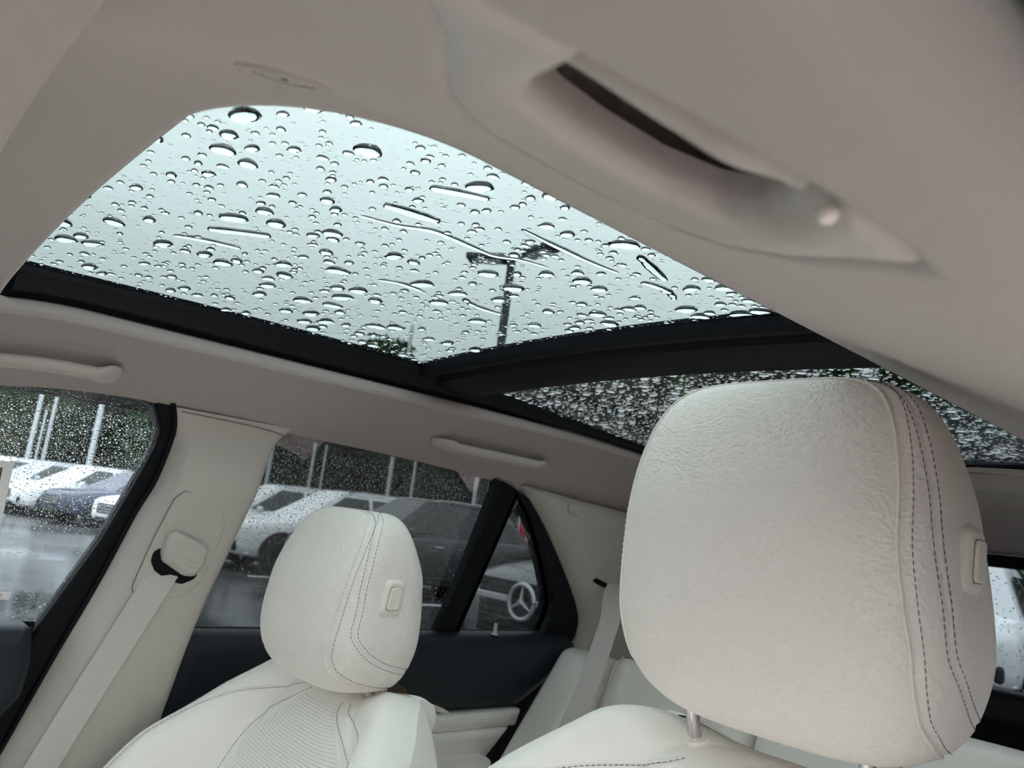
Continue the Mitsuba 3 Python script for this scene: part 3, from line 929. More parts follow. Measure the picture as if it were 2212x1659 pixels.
def car_seat(x0, yt, zt, hc, hz, label, hlabel, wd=(1, 1.1, 0.0, 0)):
    f = seat_frame(x0, yt, zt)
    t = thing("car_seat", label, "car seat", )
    shell = seat_back(f)
    add("backrest", shell, "leather_smooth", smooth=60, parent=t)
    v = np.linspace(-.70, -.028, 90)
    a = np.linspace(-.47, .47, 40)
    A, V = np.meshgrid(a, v)
    crown = .47 * (1 - .40 * sstep(-.17, -.028, V) ** 2)
    U = A / .47 * crown * SEAT_W(V)
    ins = grid(f(np.stack([U, seat_front(U, V) + .0022 * (1 - (A / .47) ** 8) + .0004, V], -1)))
    if ins.face_normals[:, 1].mean() < 0:
        ins.invert()
    add("perforated_insert", ins, "leather_perforated", smooth=True, uv=np.stack([U, V], -1).reshape(-1, 2), parent=t, label="perforated centre panel of the backrest")
    arch = lambda s: (lambda x: s * (1 - .50 * float(sstep(-.17, -.012, x)) ** 2))
    ln = seat_lines(f, [(arch(.555), -.70, -.018), (arch(.80), -.70, -.016)], .0004)
    add("stitching", stitches(ln, shell, lift=.0010), "thread", smooth=True, parent=t, label="dark seam stitching on the backrest", kind="stuff")
    pl = seat_lines(f, [(arch(.53), -.70, -.018), (arch(.825), -.70, -.016)], .0)
    add("piping", cat([tube(x[::2], .0016, 6) for x in pl]), "leather_smooth", smooth=True, parent=t, kind="stuff")
    # collar behind the posts, sleeves, posts
    col = []
    for s in np.linspace(-1, 1, 50):
        u = .148 * s
        ztop = .018 * (1 - abs(s) ** 4) + .002
        col.append([(u, -.065, -.03), (u, -.066, ztop - .008), (u, -.071, ztop - .002), (u, -.080, ztop), (u, -.098, ztop - .003), (u, -.110, ztop - .016), (u, -.112, -.04)])
    add("collar", loft(f(np.array(col))), "leather_smooth", smooth=50, parent=t, label="raised leather collar behind the posts")
    for s in (-1, 1):
        base = f(np.array([s * .086, -.047, -.012]))
        top = np.array([hc[0] + s * .086, hc[1] - .085, hc[2] - hz + .03])
        d = (top - base) / np.linalg.norm(top - base)
        add("post_sleeve", tube([base - d * .02, base + d * .016, base + d * .020, base + d * .0201], [.019, .017, .014, .005], 24), "button_plastic", smooth=40, parent=t)
        add("head_restraint_post", tube([base - d * .02, top], .0068, 24), "chrome", smooth=True, parent=t, label="chrome post")
    body, piping, st = head_restraint(hc, hz, wd)
    h = add("head_restraint", body, "leather", smooth=True, parent=t, label=hlabel)
    add("piping", piping, "leather", smooth=True, parent=h)
    add("stitching", st, "thread", smooth=True, parent=h, label="dark purple thread stitching along the seams", kind="stuff")
    xl = hc[0] - .1405 * wd[0]
    bz, gp, ky = button_meshes((xl, hc[1] - .093, hc[2] + .014))
    add("button_bezel", bz, "button_plastic", smooth=50, parent=h, label="raised rounded surround of the release button")
    add("button_gap", gp, "seam_grey", parent=h)
    add("button", ky, "button_plastic", smooth=50, parent=h, label="release button")
    cu = [[(x, y, z) for y, z in ((yt + .10, zt - .62), (yt + .14, zt - .56), (yt + .50, zt - .53), (yt + .60, zt - .58), (yt + .58, zt - .70), (yt + .10, zt - .72))] for x in np.linspace(x0 - .27, x0 + .27, 8)]
    add("cushion", loft(np.array(cu)), "leather_smooth", smooth=50, parent=t)
    return t


car_seat(-.392, -.060, 1.222, np.array([-.398, .010, 1.404]), .162, "large cream leather driver's seat in the foreground with a raised head restraint", "big rounded cream head restraint", (1.12, 1.2, .12, 1))
car_seat(.343, -.055, 1.128, np.array([.343, .035, 1.262]), .135, "cream leather front passenger seat with perforated back beside the pillar belt", "rounded cream head restraint with a square side button")

# rear bench
rb = thing("rear_bench_seat", "cream leather rear bench seat seen between the two front seats", "car seat")


def bench(xa, xb, y, z, top=.0, name="backrest", bol=0.02, lean=.36):
    rows = []
    for v in np.r_[np.linspace(-.60, -.04, 20), np.linspace(-.04, top, 14)[1:]]:
        k = 1 if v < -.04 else (max(0, 1 - ((v + .04) / (top + .042)) ** 2.4)) ** (1 / 2.4)
        u = np.linspace(-1, 1, 40)
        n = -.055 * np.abs(u) ** 8 + bol * sstep(.55, .85, np.abs(u)) - .10 * (1 - k)
        xs_ = (xa + xb) / 2 + (xb - xa) / 2 * u * (.94 + .06 * k)
        fr_ = np.c_[xs_, n, np.full(40, v)]
        bk_ = np.c_[xs_[::-1], np.full(40, -.16 + .03 * (1 - k)), np.full(40, v)]
        rows.append(np.vstack([fr_, bk_]))
    q = np.array(rows)
    w = np.stack([q[..., 0], y + q[..., 1] * .93 - q[..., 2] * lean, z + q[..., 1] * .36 + q[..., 2] * .93], -1)
    return loft(w)


for xa, xb, y, z, bo in ((.155, .565, -.985, 1.125, .018), (-.145, .150, -.975, 1.10, .0), (-.60, -.150, -.985, 1.150, .018)):
    add("backrest", bench(xa, xb, y, z, bol=bo), "leather_smooth", smooth=50, parent=rb)
add("side_bolster", bench(.560, .705, -.950, 1.125, bol=0, lean=.66), "leather_smooth", smooth=50, parent=rb, label="narrow padded side bolster by the door")
lines = []
for pts in ([(.50, -.97, 1.12), (.47, -.88, 1.03), (.41, -.80, .90), (.33, -.745, .76)], [(.24, -.975, 1.13), (.235, -.90, 1.02), (.235, -.80, .82)], [(.235, -.862, .955), (.34, -.868, .962), (.41, -.872, .965)]):
    lines.append(tube(smooth_path([(a, b + .012, c) for a, b, c in pts], 40), .0028, 6))
add("seam", cat(lines), "trim_plastic", smooth=True, parent=rb)
add("cushion", loft(np.array([[(x, y, z) for y, z in ((-.80, .50), (-.80, .66), (-.72, .69), (-.30, .70), (-.24, .66), (-.26, .50))] for x in np.linspace(-.62, .66, 20)])), "leather_smooth", smooth=50, parent=rb)

# ------------------------------------------------------------------ belts
def ribbon(center, across, w, t=.0012):
    c, a = np.asarray(center, float), np.asarray(across, float)
    a = a / np.linalg.norm(a, axis=1, keepdims=True)
    d = np.gradient(c, axis=0)
    n = np.cross(d, a)
    n /= np.linalg.norm(n, axis=1, keepdims=True)
    w = np.broadcast_to(w, len(c))[:, None]
    L = [c - a * w / 2 - n * t / 2, c + a * w / 2 - n * t / 2, c + a * w / 2 + n * t / 2, c - a * w / 2 + n * t / 2]
    m = loft(np.stack(L, 1))
    s = np.r_[0, np.cumsum(np.linalg.norm(np.diff(c, axis=0), axis=1))]
    uv = np.vstack([np.stack([np.tile([0, 1, 1, 0], (len(c), 1)), np.repeat(s[:, None], 4, 1)], -1).reshape(-1, 2), [[0, 0], [0, 0]]])
    return m, uv


zz = np.linspace(0, 1, 60)
bc = smooth_path([(.640, .122, 1.262), (.628, .128, 1.252), (.630, .135, 1.235), (.660, .163, 1.140), (.700, .198, 1.02), (.738, .230, .905), (.765, .262, .80), (.79, .29, .70)], 70)
ba = np.array([[.06, .93 if False else .90, .35]] * 70)
ba[:, 0] = .02
m, uv = ribbon(bc, ba, .050)
sb = thing("seat_belt", "cream seat belt running down the pillar beside the front passenger seat", "seat belt")
add("webbing", m, "belt_webbing", smooth=False, uv=uv, parent=sb)
bc = smooth_path([(.575, -1.00, 1.285), (.555, -.965, 1.265), (.505, -.895, 1.185), (.485, -.82, 1.06), (.475, -.735, .92), (.470, -.66, .78)], 60)
bx = np.array([[.94, .34, .10]] * 60)
bx[:12, 1] = np.linspace(.8, .34, 12)
m, uv = ribbon(bc, bx, .050)
sb = thing("seat_belt", "cream rear seat belt lying over the rear bench by the far door", "seat belt")
add("webbing", m, "belt_webbing", smooth=False, uv=uv, parent=sb)

# ------------------------------------------------------------------ sticker and etched marks on the front passenger window
stk = thing("window_sticker", "white paper sticker with a beige panel stuck on the front passenger window", "sticker")
sp = Polygon([(.374, 1.300), (.382, 1.404), (.60, 1.396), (.60, 1.292)])
add("paper", on_side(extrude(sp, .0004), -.010), "sticker_paper", parent=stk)
fr_ = affinity.scale(sp, .88, .80).difference(affinity.scale(sp, .855, .765))
add("border_line", on_side(extrude(fr_, .0003), -.0095), "sticker_line", parent=stk)
add("beige_panel", on_side(extrude(affinity.scale(sp, .855, .765), .0003), -.0095), "sticker_beige", parent=stk)


def flat(polys, off, t=.0002):
    return on_side(extrude(meshkit_union(polys), t), off)


def meshkit_union(polys):
    from shapely import union_all
    return union_all(polys)


def ring2(x, y, r, w):
    return Point(x, y).buffer(r, 24).difference(Point(x, y).buffer(r - w, 24))


def star2(x, y, r, w=.16):
    out = []
    for k in range(3):
        a = math.radians(90 + 120 * k)
        b = a + math.pi / 2
        out.append(Polygon([(x + r * math.cos(a), y + r * math.sin(a)), (x + w * r * math.cos(b), y + w * r * math.sin(b)), (x - w * r * math.cos(b), y - w * r * math.sin(b))]))
    return out


marks = [ring2(.3135, 1.1955, .0042, .0006)] + star2(.3135, 1.1955, .004)
rng = np.random.default_rng(4)
for r_, (n_, w_) in enumerate(((9, .020), (6, .013), (10, .024), (4, .008), (11, .026), (8, .018))):
    xx = .3135 - w_ / 2
    y_ = 1.1885 - r_ * .0034
    for q in range(n_):
        ww = w_ / n_ * rng.uniform(.5, .9)
        marks.append(Polygon([(xx, y_), (xx + ww, y_), (xx + ww, y_ + .0018), (xx, y_ + .0018)]))
        xx += w_ / n_
marks += [ring2(.2945, 1.192, .0042, .0006), Polygon([(.293, 1.190), (.296, 1.190), (.296, 1.194), (.293, 1.194)]), ring2(.2945, 1.182, .0042, .0006), Polygon([(.293, 1.1815), (.296, 1.1815), (.296, 1.1825), (.293, 1.1825)]),
          Polygon([(.2905, 1.168), (.2985, 1.168), (.2985, 1.176), (.2905, 1.176)]).difference(Polygon([(.2915, 1.169), (.2975, 1.169), (.2975, 1.1755), (.2935, 1.1755), (.2935, 1.1745), (.2965, 1.1745), (.2965, 1.170), (.2915, 1.170)])),
          Polygon([(.311, 1.160), (.316, 1.160), (.316, 1.165), (.311, 1.165)]).difference(Polygon([(.312, 1.161), (.315, 1.161), (.315, 1.164), (.312, 1.164)]))]
add("etched_marking", flat(marks, -.0132), "etch", parent="window_3", label="small grey etched marks in the lower corner of the pane")
wl = thing("barcode_label", "small white label with a dark mark at the bottom of the front passenger window", "label")
lpoly = Polygon([(.332, 1.183), (.332, 1.196), (.375, 1.196), (.375, 1.183)])
add("paper", on_side(extrude(lpoly, .0003), -.0128), "sticker_paper", parent=wl)
tx = meshkit.text_mesh("5", .007, .0002)
tx.vertices[:, 0] += .3425
tx.vertices[:, 1] += 1.186
add("print", on_side(tx, -.0124), "sticker_line", parent=wl)

# ------------------------------------------------------------------ rain on the panes
def scatter(rng, n, sampler, radii, gap=1.08, taken=None):
    """positions for discs of the given radii that keep off each other"""
    cell = .012
    taken = {} if taken is None else taken
    out = []
    for r in radii:
        for _ in range(12):
            p = sampler(rng)
            if p is None:
                continue
            reach = int((r + .018) / cell) + 1
            i, j = int(p[0] // cell), int(p[1] // cell)
            ok = True
            for a in range(i - reach, i + reach + 1):
                for b in range(j - reach, j + reach + 1):
                    for q in taken.get((a, b), ()):
                        if (q[0] - p[0]) ** 2 + (q[1] - p[1]) ** 2 < ((q[2] + r) * gap) ** 2:
                            ok = False
                            break
                    if not ok:
                        break
                if not ok:
                    break
            if ok:
                taken.setdefault((i, j), []).append((p[0], p[1], r))
                out.append((p[0], p[1], r))
                break
    return out, taken


def drop_mesh(items, rng, place, rings, seg, wob=.12, hmax=.0062, hr=.72, stretch=1.25, ang=0.0, power=.5):
    """one mesh of lens-shaped drops; items (a, b, r) on the pane's plan, place(a, b) -> (point, e1, e2, n)"""
    th = np.linspace(0, 2 * np.pi, seg, endpoint=False)
    rho = np.sin(np.linspace(0, np.pi / 2, rings + 1))[1:]
    V, F, base = [], [], 0
    j = np.arange(seg)
    f = []
    for k in range(rings - 1):
        a, b, c, d = 1 + k * seg + j, 1 + k * seg + (j + 1) % seg, 1 + (k + 1) * seg + j, 1 + (k + 1) * seg + (j + 1) % seg
        f += [np.stack([a, c, b], -1), np.stack([b, c, d], -1)]
    f.append(np.stack([np.zeros(seg, int), 1 + j, 1 + (j + 1) % seg], -1))
    nb = 1 + rings * seg
    f.append(np.stack([np.full(seg, nb), nb + 1 + (j + 1) % seg, nb + 1 + j], -1))
    f = np.vstack(f)
    cnt = nb + 1 + seg
    for a, b, r in items:
        p, e1, e2, n = place(a, b)
        ph = rng.uniform(0, 6.28, 3)
        w = 1 + wob * (np.cos(2 * th + ph[0]) * .6 + np.cos(3 * th + ph[1]) * .4 + np.cos(5 * th + ph[2]) * .2)
        st = 1 + (stretch - 1) * rng.uniform(0, 2)
        q = ang + rng.normal(0, .25)
        x, y = np.cos(th) * w * st ** .5, np.sin(th) * w / st ** .5
        x, y = x * math.cos(q) - y * math.sin(q), x * math.sin(q) + y * math.cos(q)
        h = min(hmax, hr * r)
        pts = [[0, 0, h]]
        for ro in rho:
            zz_ = h * (1 - ro ** 2) ** power if ro < .9999 else 0
            pts += np.c_[r * ro * x, r * ro * y, np.full(seg, zz_)].tolist()
        pts.append([0, 0, 0])
        pts += np.c_[r * x, r * y, np.zeros(seg)].tolist()
        pts = np.array(pts)
        V.append(p + pts[:, :1] * e1 + pts[:, 1:2] * e2 + (pts[:, 2:] + .0004) * n)
        F.append(f + base)
        base += cnt
    m = trimesh.Trimesh(np.vstack(V), np.vstack(F), process=False)
    return m


def roof_place(x, y):
    p = np.array([x, y, float(glass_z(x, y))])
    gx_ = (float(glass_z(x + .01, y)) - float(glass_z(x - .01, y))) / .02
    gy_ = (float(glass_z(x, y + .01)) - float(glass_z(x, y - .01))) / .02
    n = np.array([-gx_, -gy_, 1])
    n /= np.linalg.norm(n)
    e1 = np.array([1, 0, gx_])
    e1 /= np.linalg.norm(e1)
    return p, e1, np.cross(n, e1), n


def side_place(y, z):
    n = np.array([1, 0, .333]) / math.hypot(1, .333)
    e2 = np.array([-.333, 0, 1]) / math.hypot(1, .333)
    return np.array([float(bow(z)) + .0145, y, z]), np.array([0, 1.0, 0]), e2, n


rng = np.random.default_rng(11)
TRAILS = [([(-.120, .262), (-.128, .228), (-.151, .187), (-.148, .115), (-.167, .085), (-.176, .051)], .0042),
          ([(-.239, .152), (-.234, .102), (-.232, .059), (-.237, .005)], .0048), ([(-.165, .262), (-.172, .240), (-.177, .205)], .0085),
          ([(.072, .342), (.052, .318), (.030, .286)], .0075), ([(-.293, .040), (-.280, .0), (-.268, -.036)], .0065), ([(-.238, -.030), (-.246, -.062), (-.232, -.100)], .0060),
          ([(-.240, .262), (-.255, .240), (-.268, .216)], .0065), ([(.13, .36), (.115, .33), (.105, .29)], .0055), ([(.02, .02), (.035, -.02), (.03, -.055)], .006), ([(.06, .13), (.045, .10), (.05, .06)], .005)]
TRAIL_LABELS = ["longest wavy run of water on the roof glass, ending at the lamp heads", "long straight run of water right of the lamp heads, slanting to the driver's side", "short thick run of water just above the longest wavy run",
                "thick level run of water in the left half of the front roof pane", "short steep run of water close to the driver's roof lining, right of the lamp", "thin steep run of water under the short steep one by the driver's roof lining",
                "thick level run of water nearest the top of the front roof pane", "thinner level run of water at the far left of the front roof pane", "thin run of water low on the roof glass, left of the lamp pole", "faint slanting run of water between the left runs and the lamp head"]
taken = {}
for pth, w in TRAILS:
    for q in resample(np.c_[np.array(pth), np.zeros(len(pth))], .006):
        taken.setdefault((int(q[0] // .012), int(q[1] // .012)), []).append((q[0], q[1], w))


def on_front(r):
    return (r.uniform(-.405, .405), r.uniform(-.185, .500))


big, taken = scatter(rng, 290, on_front, np.sort(.0042 + .0088 * rng.power(.42, 290))[::-1], 1.15, taken)
mid, taken = scatter(rng, 1250, on_front, np.sort(.0014 + .0028 * rng.power(.6, 1250))[::-1], 1.12, taken)
small, taken = scatter(rng, 4500, on_front, np.sort(.0005 + .0009 * rng.power(.7, 4500))[::-1], 1.1, taken)
# The outer face of the front pane and the water on it are one closed surface over the glass: flat glass between, domes of water where drops stand.
from scipy.spatial import Delaunay
SLAB = .0045
PX, PH, PI_ = [], [], []


def put_points(xy, h, k):
    PX.append(np.asarray(xy, float))
    PH.append(np.broadcast_to(np.asarray(h, float), len(xy)))
    PI_.append(np.full(len(xy), k))


def dome_points(item, k, rings, seg, wob, stretch, ang, hmax=.0060, hr=.72):
    a, b, r = item
    th = np.linspace(0, 2 * np.pi, seg, endpoint=False)
    ph = rng.uniform(0, 6.28, 3)
    w = 1 + wob * (np.cos(2 * th + ph[0]) * .6 + np.cos(3 * th + ph[1]) * .4 + np.cos(5 * th + ph[2]) * .2)
    st = 1 + (stretch - 1) * rng.uniform(0, 2)
    q = ang + rng.normal(0, .3)
    x, y = np.cos(th) * w * st ** .5, np.sin(th) * w / st ** .5
    d = np.c_[x * math.cos(q) - y * math.sin(q), x * math.sin(q) + y * math.cos(q)]
    h = min(hmax, hr * r)
    put_points([(a, b)], h, k)
    for ro in np.sin(np.linspace(0, np.pi / 2, rings + 1))[1:]:
        put_points(np.array([a, b]) + r * ro * d, h * math.sqrt(max(0, 1 - ro * ro)) if ro < .9999 else 0.0, k)
    if r > .0012:
        put_points(np.array([a, b]) + (r * 1.04 + .0002) * d, 0.0, 0)


def trail_points(path, wide, k, h=.0040):
    q = smooth_path(np.c_[np.array(path), np.zeros(len(path))], 70)[:, :2]
    t = np.linspace(0, 1, 70)
    n_ = meshkit.noise(np.c_[t * 9, t * 0 + k * 7.3, t * 0])
    w = wide * (.5 + .5 * np.sin(np.pi * t) ** .5) * (.75 + .5 * n_)
    e = np.clip(np.minimum(t, 1 - t) / .05, 0, 1)
    w = w * np.sqrt(np.clip(1 - (1 - e) ** 2, .03, 1))
    d = np.gradient(q, axis=0)
    d /= np.linalg.norm(d, axis=1, keepdims=True)
    s = np.c_[-d[:, 1], d[:, 0]]
    for a in np.sin(np.linspace(-np.pi / 2, np.pi / 2, 11)):
        put_points(q + s * (w * a)[:, None], np.minimum(h, .75 * w) * math.sqrt(max(0, 1 - a * a)) if abs(a) < .9999 else np.zeros(70), k)
    return q


kid = 0
for it in big:
    kid += 1
    dome_points(it, kid, 7, 30, .13, 1.35, .5)
n_big = kid
trail_xy = []
for pth, w in TRAILS:
    kid += 1
    trail_xy.append((trail_points(pth, w, kid), w))
n_trail = kid
for it in mid:
    kid += 1
    dome_points(it, kid, 4, 14, .08, 1.2, .5)
for it in small:
    kid += 1
    dome_points(it, kid, 2, 8, 0, 1.0, 0)
gxx, gyy = np.meshgrid(np.linspace(-.425, .425, 130), np.linspace(-.20, .515, 110))
bgp = np.c_[gxx.ravel(), gyy.ravel()]
allitems = np.array(big + mid + small)
ct = cKDTree(allitems[:, :2])
keep = np.ones(len(bgp), bool)
for i, near_ in enumerate(ct.query_ball_point(bgp, .024)):
    if near_ and (np.hypot(*(allitems[near_, :2] - bgp[i]).T) < allitems[near_, 2] * 1.4 + .0006).any():
        keep[i] = False
for q, w in trail_xy:
    keep &= cKDTree(q).query(bgp)[0] > w * 1.3 + .001
put_points(bgp[keep], 0.0, 0)
PX, PH, PI_ = np.vstack(PX), np.concatenate(PH), np.concatenate(PI_)
tri = Delaunay(PX).simplices
ez = 1e-3
gxd = (glass_z(PX[:, 0] + ez, PX[:, 1]) - glass_z(PX[:, 0] - ez, PX[:, 1])) / (2 * ez)
gyd = (glass_z(PX[:, 0], PX[:, 1] + ez) - glass_z(PX[:, 0], PX[:, 1] - ez)) / (2 * ez)
nn_ = np.c_[-gxd, -gyd, np.ones(len(PX))]
nn_ /= np.linalg.norm(nn_, axis=1, keepdims=True)
VV = np.c_[PX, glass_z(PX[:, 0], PX[:, 1]) + SLAB] + nn_ * PH[:, None]
e1_, e2_ = PX[tri[:, 1]] - PX[tri[:, 0]], PX[tri[:, 2]] - PX[tri[:, 0]]
crs = e1_[:, 0] * e2_[:, 1] - e1_[:, 1] * e2_[:, 0]
tri = np.where((crs < 0)[:, None], tri[:, ::-1], tri)
tid = np.where((PI_[tri[:, 0]] == PI_[tri[:, 1]]) & (PI_[tri[:, 0]] == PI_[tri[:, 2]]), PI_[tri[:, 0]], 0)
order = np.argsort(tid, kind="stable")
tri, tid = tri[order], tid[order]
cuts = np.searchsorted(tid, np.arange(kid + 2))


def part_of(lo, hi):
    f = tri[cuts[lo]:cuts[hi]]
    u, inv = np.unique(f, return_inverse=True)
    return trimesh.Trimesh(VV[u], inv.reshape(-1, 3), process=False)


add("outer_face", part_of(0, 1), "roof_glass_outer", smooth=True, parent="window_1")
RL = "raindrop standing on the front pane of the glass roof"
for k in range(1, n_big + 1):
    add("raindrop", part_of(k, k + 1), "roof_glass_outer", smooth=True, label=RL, category="raindrop", group="raindrops on the glass roof")
for k in range(n_big + 1, n_trail + 1):
    add("water_trail", part_of(k, k + 1), "roof_glass_outer", smooth=True, label=TRAIL_LABELS[k - n_big - 1], category="water", group="runs of water on the glass roof")
add("small_raindrops", part_of(n_trail + 1, kid + 1), "roof_glass_outer", smooth=True, label="many small raindrops between the large ones on the front roof pane", category="raindrops", kind="stuff")

tk = {}
rear_on = lambda r: (r.uniform(-.40, .40), r.uniform(-1.0, -.35))
rb_, tk = scatter(rng, 0, rear_on, np.sort(.003 + .007 * rng.power(.6, 700))[::-1], 1.05, tk)
rs_, tk = scatter(rng, 0, rear_on, np.sort(.0012 + .0020 * rng.power(.7, 3600))[::-1], 1.05, tk)
add("raindrops_rear", cat([drop_mesh(rb_, rng, roof_place, 5, 18, wob=.12, stretch=1.3), drop_mesh(rs_, rng, roof_place, 4, 11, wob=.0)]), "water", smooth=True, label="raindrops crowded on the rear pane of the glass roof", category="raindrops", kind="stuff")

FWP, RWP, QWP = Polygon(FW).buffer(.004), Polygon(RW).buffer(.004), Polygon(QW).buffer(.004)


def on_window(poly, bounds, thin):
    def f(r):
        y, z = r.uniform(bounds[0], bounds[1]), r.uniform(bounds[2], bounds[3])
        if r.uniform() > thin(z) or not poly.contains(Point(y, z)):
            return None
        return (y, z)
    return f


thin = lambda z: .22 + .78 * float(sstep(1.26, 1.40, z))
for poly, bnd, nbig, nsm, rb0, nm, lab in ((FWP, (.17, .47, 1.14, 1.535), 2300, 4200, .0008, "raindrops_front_window", "fine raindrops on the front passenger window"),
                                           (RWP, (-.62, .06, 1.14, 1.525), 3300, 6500, .0008, "raindrops_rear_window", "fine raindrops on the rear door window"),
                                           (QWP, (-.89, -.60, 1.14, 1.49), 700, 1500, .0008, "raindrops_quarter_window", "fine raindrops on the small quarter window")):
    tk = {}
    sm = on_window(poly, bnd, thin)
    a, tk = scatter(rng, 0, sm, np.sort(rb0 + .0014 * rng.power(.35, nbig))[::-1], 1.1, tk)
    b, tk = scatter(rng, 0, sm, np.sort(.0004 + .0008 * rng.power(.8, nsm))[::-1], 1.1, tk)
    add("raindrops", cat([drop_mesh(a, rng, side_place, 4, 10, wob=.08, hr=.62, stretch=1.1, power=.55), drop_mesh(b, rng, side_place, 3, 7, wob=0, hr=.62, power=.55)]), "water", smooth=True, label=lab, category="raindrops", kind="stuff")
tail_place = lambda x, z: (np.array([x, -2.218, z]), np.array([-1.0, 0, 0]), np.array([0, 0, 1.0]), np.array([0, -1.0, 0]))
tk = {}
a, tk = scatter(rng, 0, lambda r: (r.uniform(-.30, .40), r.uniform(1.10, 1.46)), np.sort(.0010 + .0022 * rng.power(.6, 900))[::-1], 1.2, tk)
add("raindrops", drop_mesh(a, rng, tail_place, 4, 10, wob=.05), "water", smooth=True, label="raindrops on the tailgate window", category="raindrops", kind="stuff")

# ------------------------------------------------------------------ the car park outside
def wet(p, n, uv):
    a = fbm(p.x * .55, p.y * .55, 3.0)
    b = noise(p.x * 40, p.y * 40, 9.0)
    g = 0.032 + 0.03 * smoothstep(.35, .7, a) + 0.015 * b
    return mi.Color3f(g * .98, g * 1.0, g * 1.04)


def wet_rough(p, n, uv):
    return 0.12 + 0.20 * smoothstep(.3, .7, fbm(p.x * .5, p.y * .5, 7.0))


scene["asphalt"] = {"type": "twosided", "bsdf": {"type": "principled", "base_color": proc(wet), "roughness": proc(wet_rough), "specular": .5}}
g = trimesh.creation.box((170, 170, .2))
g.apply_translation((20, -20, -.1))
add("ground", g, "asphalt")
structure("ground")


def pavers(p, n, uv):
    k = cell_rand(dr.floor(p.x / .2), dr.floor(p.y / .1), 2)
    return mix((.30, .225, .232), (.37, .29, .298), k)


mat("pavers", proc(pavers), .6, .3)
add("floor_2", box((-6.2, -2, .03), (9.6, 26, .14), .02), "pavers", smooth=30)
structure("floor_2")
mat("white_paint", (.72, .73, .73), .6, .3)
mat("steel", (.62, .65, .67), .45, .4, metallic=.3)
mat("dark_metal", (.045, .048, .05), .5, .4)
mat("paint_white", (.84, .86, .87), .18, .5, clearcoat=1.0)
mat("paint_silver", (.50, .53, .56), .22, .5, metallic=.4, clearcoat=1.0)
mat("paint_blue", (.035, .042, .085), .18, .5, clearcoat=1.0)
mat("paint_grey", (.13, .14, .148), .2, .5, metallic=.3, clearcoat=1.0)
mat("paint_red", (.55, .09, .09), .2, .5, clearcoat=1.0)
mat("car_glass", (.26, .33, .32), .06, .6)
mat("side_glass", (.025, .032, .032), .06, .6)
mat("car_black", (.014, .015, .016), .45, .4)
mat("tyre", (.018, .018, .018), .8, .2)
mat("alloy", (.55, .57, .59), .3, .5, metallic=.7)
mat("lamp_lens", (.62, .66, .68), .1, .6)
mat("amber", (.75, .24, .05), .3, .5)
mat("lamp_red", (.45, .02, .02), .2, .5)
mat("banner_red", (.58, .02, .05), .6, .3)
mat("banner_white", (.82, .82, .82), .6, .3)
mat("bark", (.07, .06, .05), .9, .1)


def leaf_color(p, n, uv):
    k = noise(p.x * 1.6, p.y * 1.6, p.z * 1.6)
    c = cell_rand(dr.floor(uv.x * 997), dr.floor(uv.y * 97), 3)
    return mix((.030, .052, .030), (.085, .125, .060), .55 * k + .45 * c)


scene["leaves"] = {"type": "principledthin", "base_color": proc(leaf_color), "roughness": .6, "diff_trans": .5, "spec_trans": 0.0, "eta": 1.3}

# ---- one car body in its own frame: x across, y forward, z up, wheels on z = 0
CL, CW, CH = 4.75, 1.92, 1.70


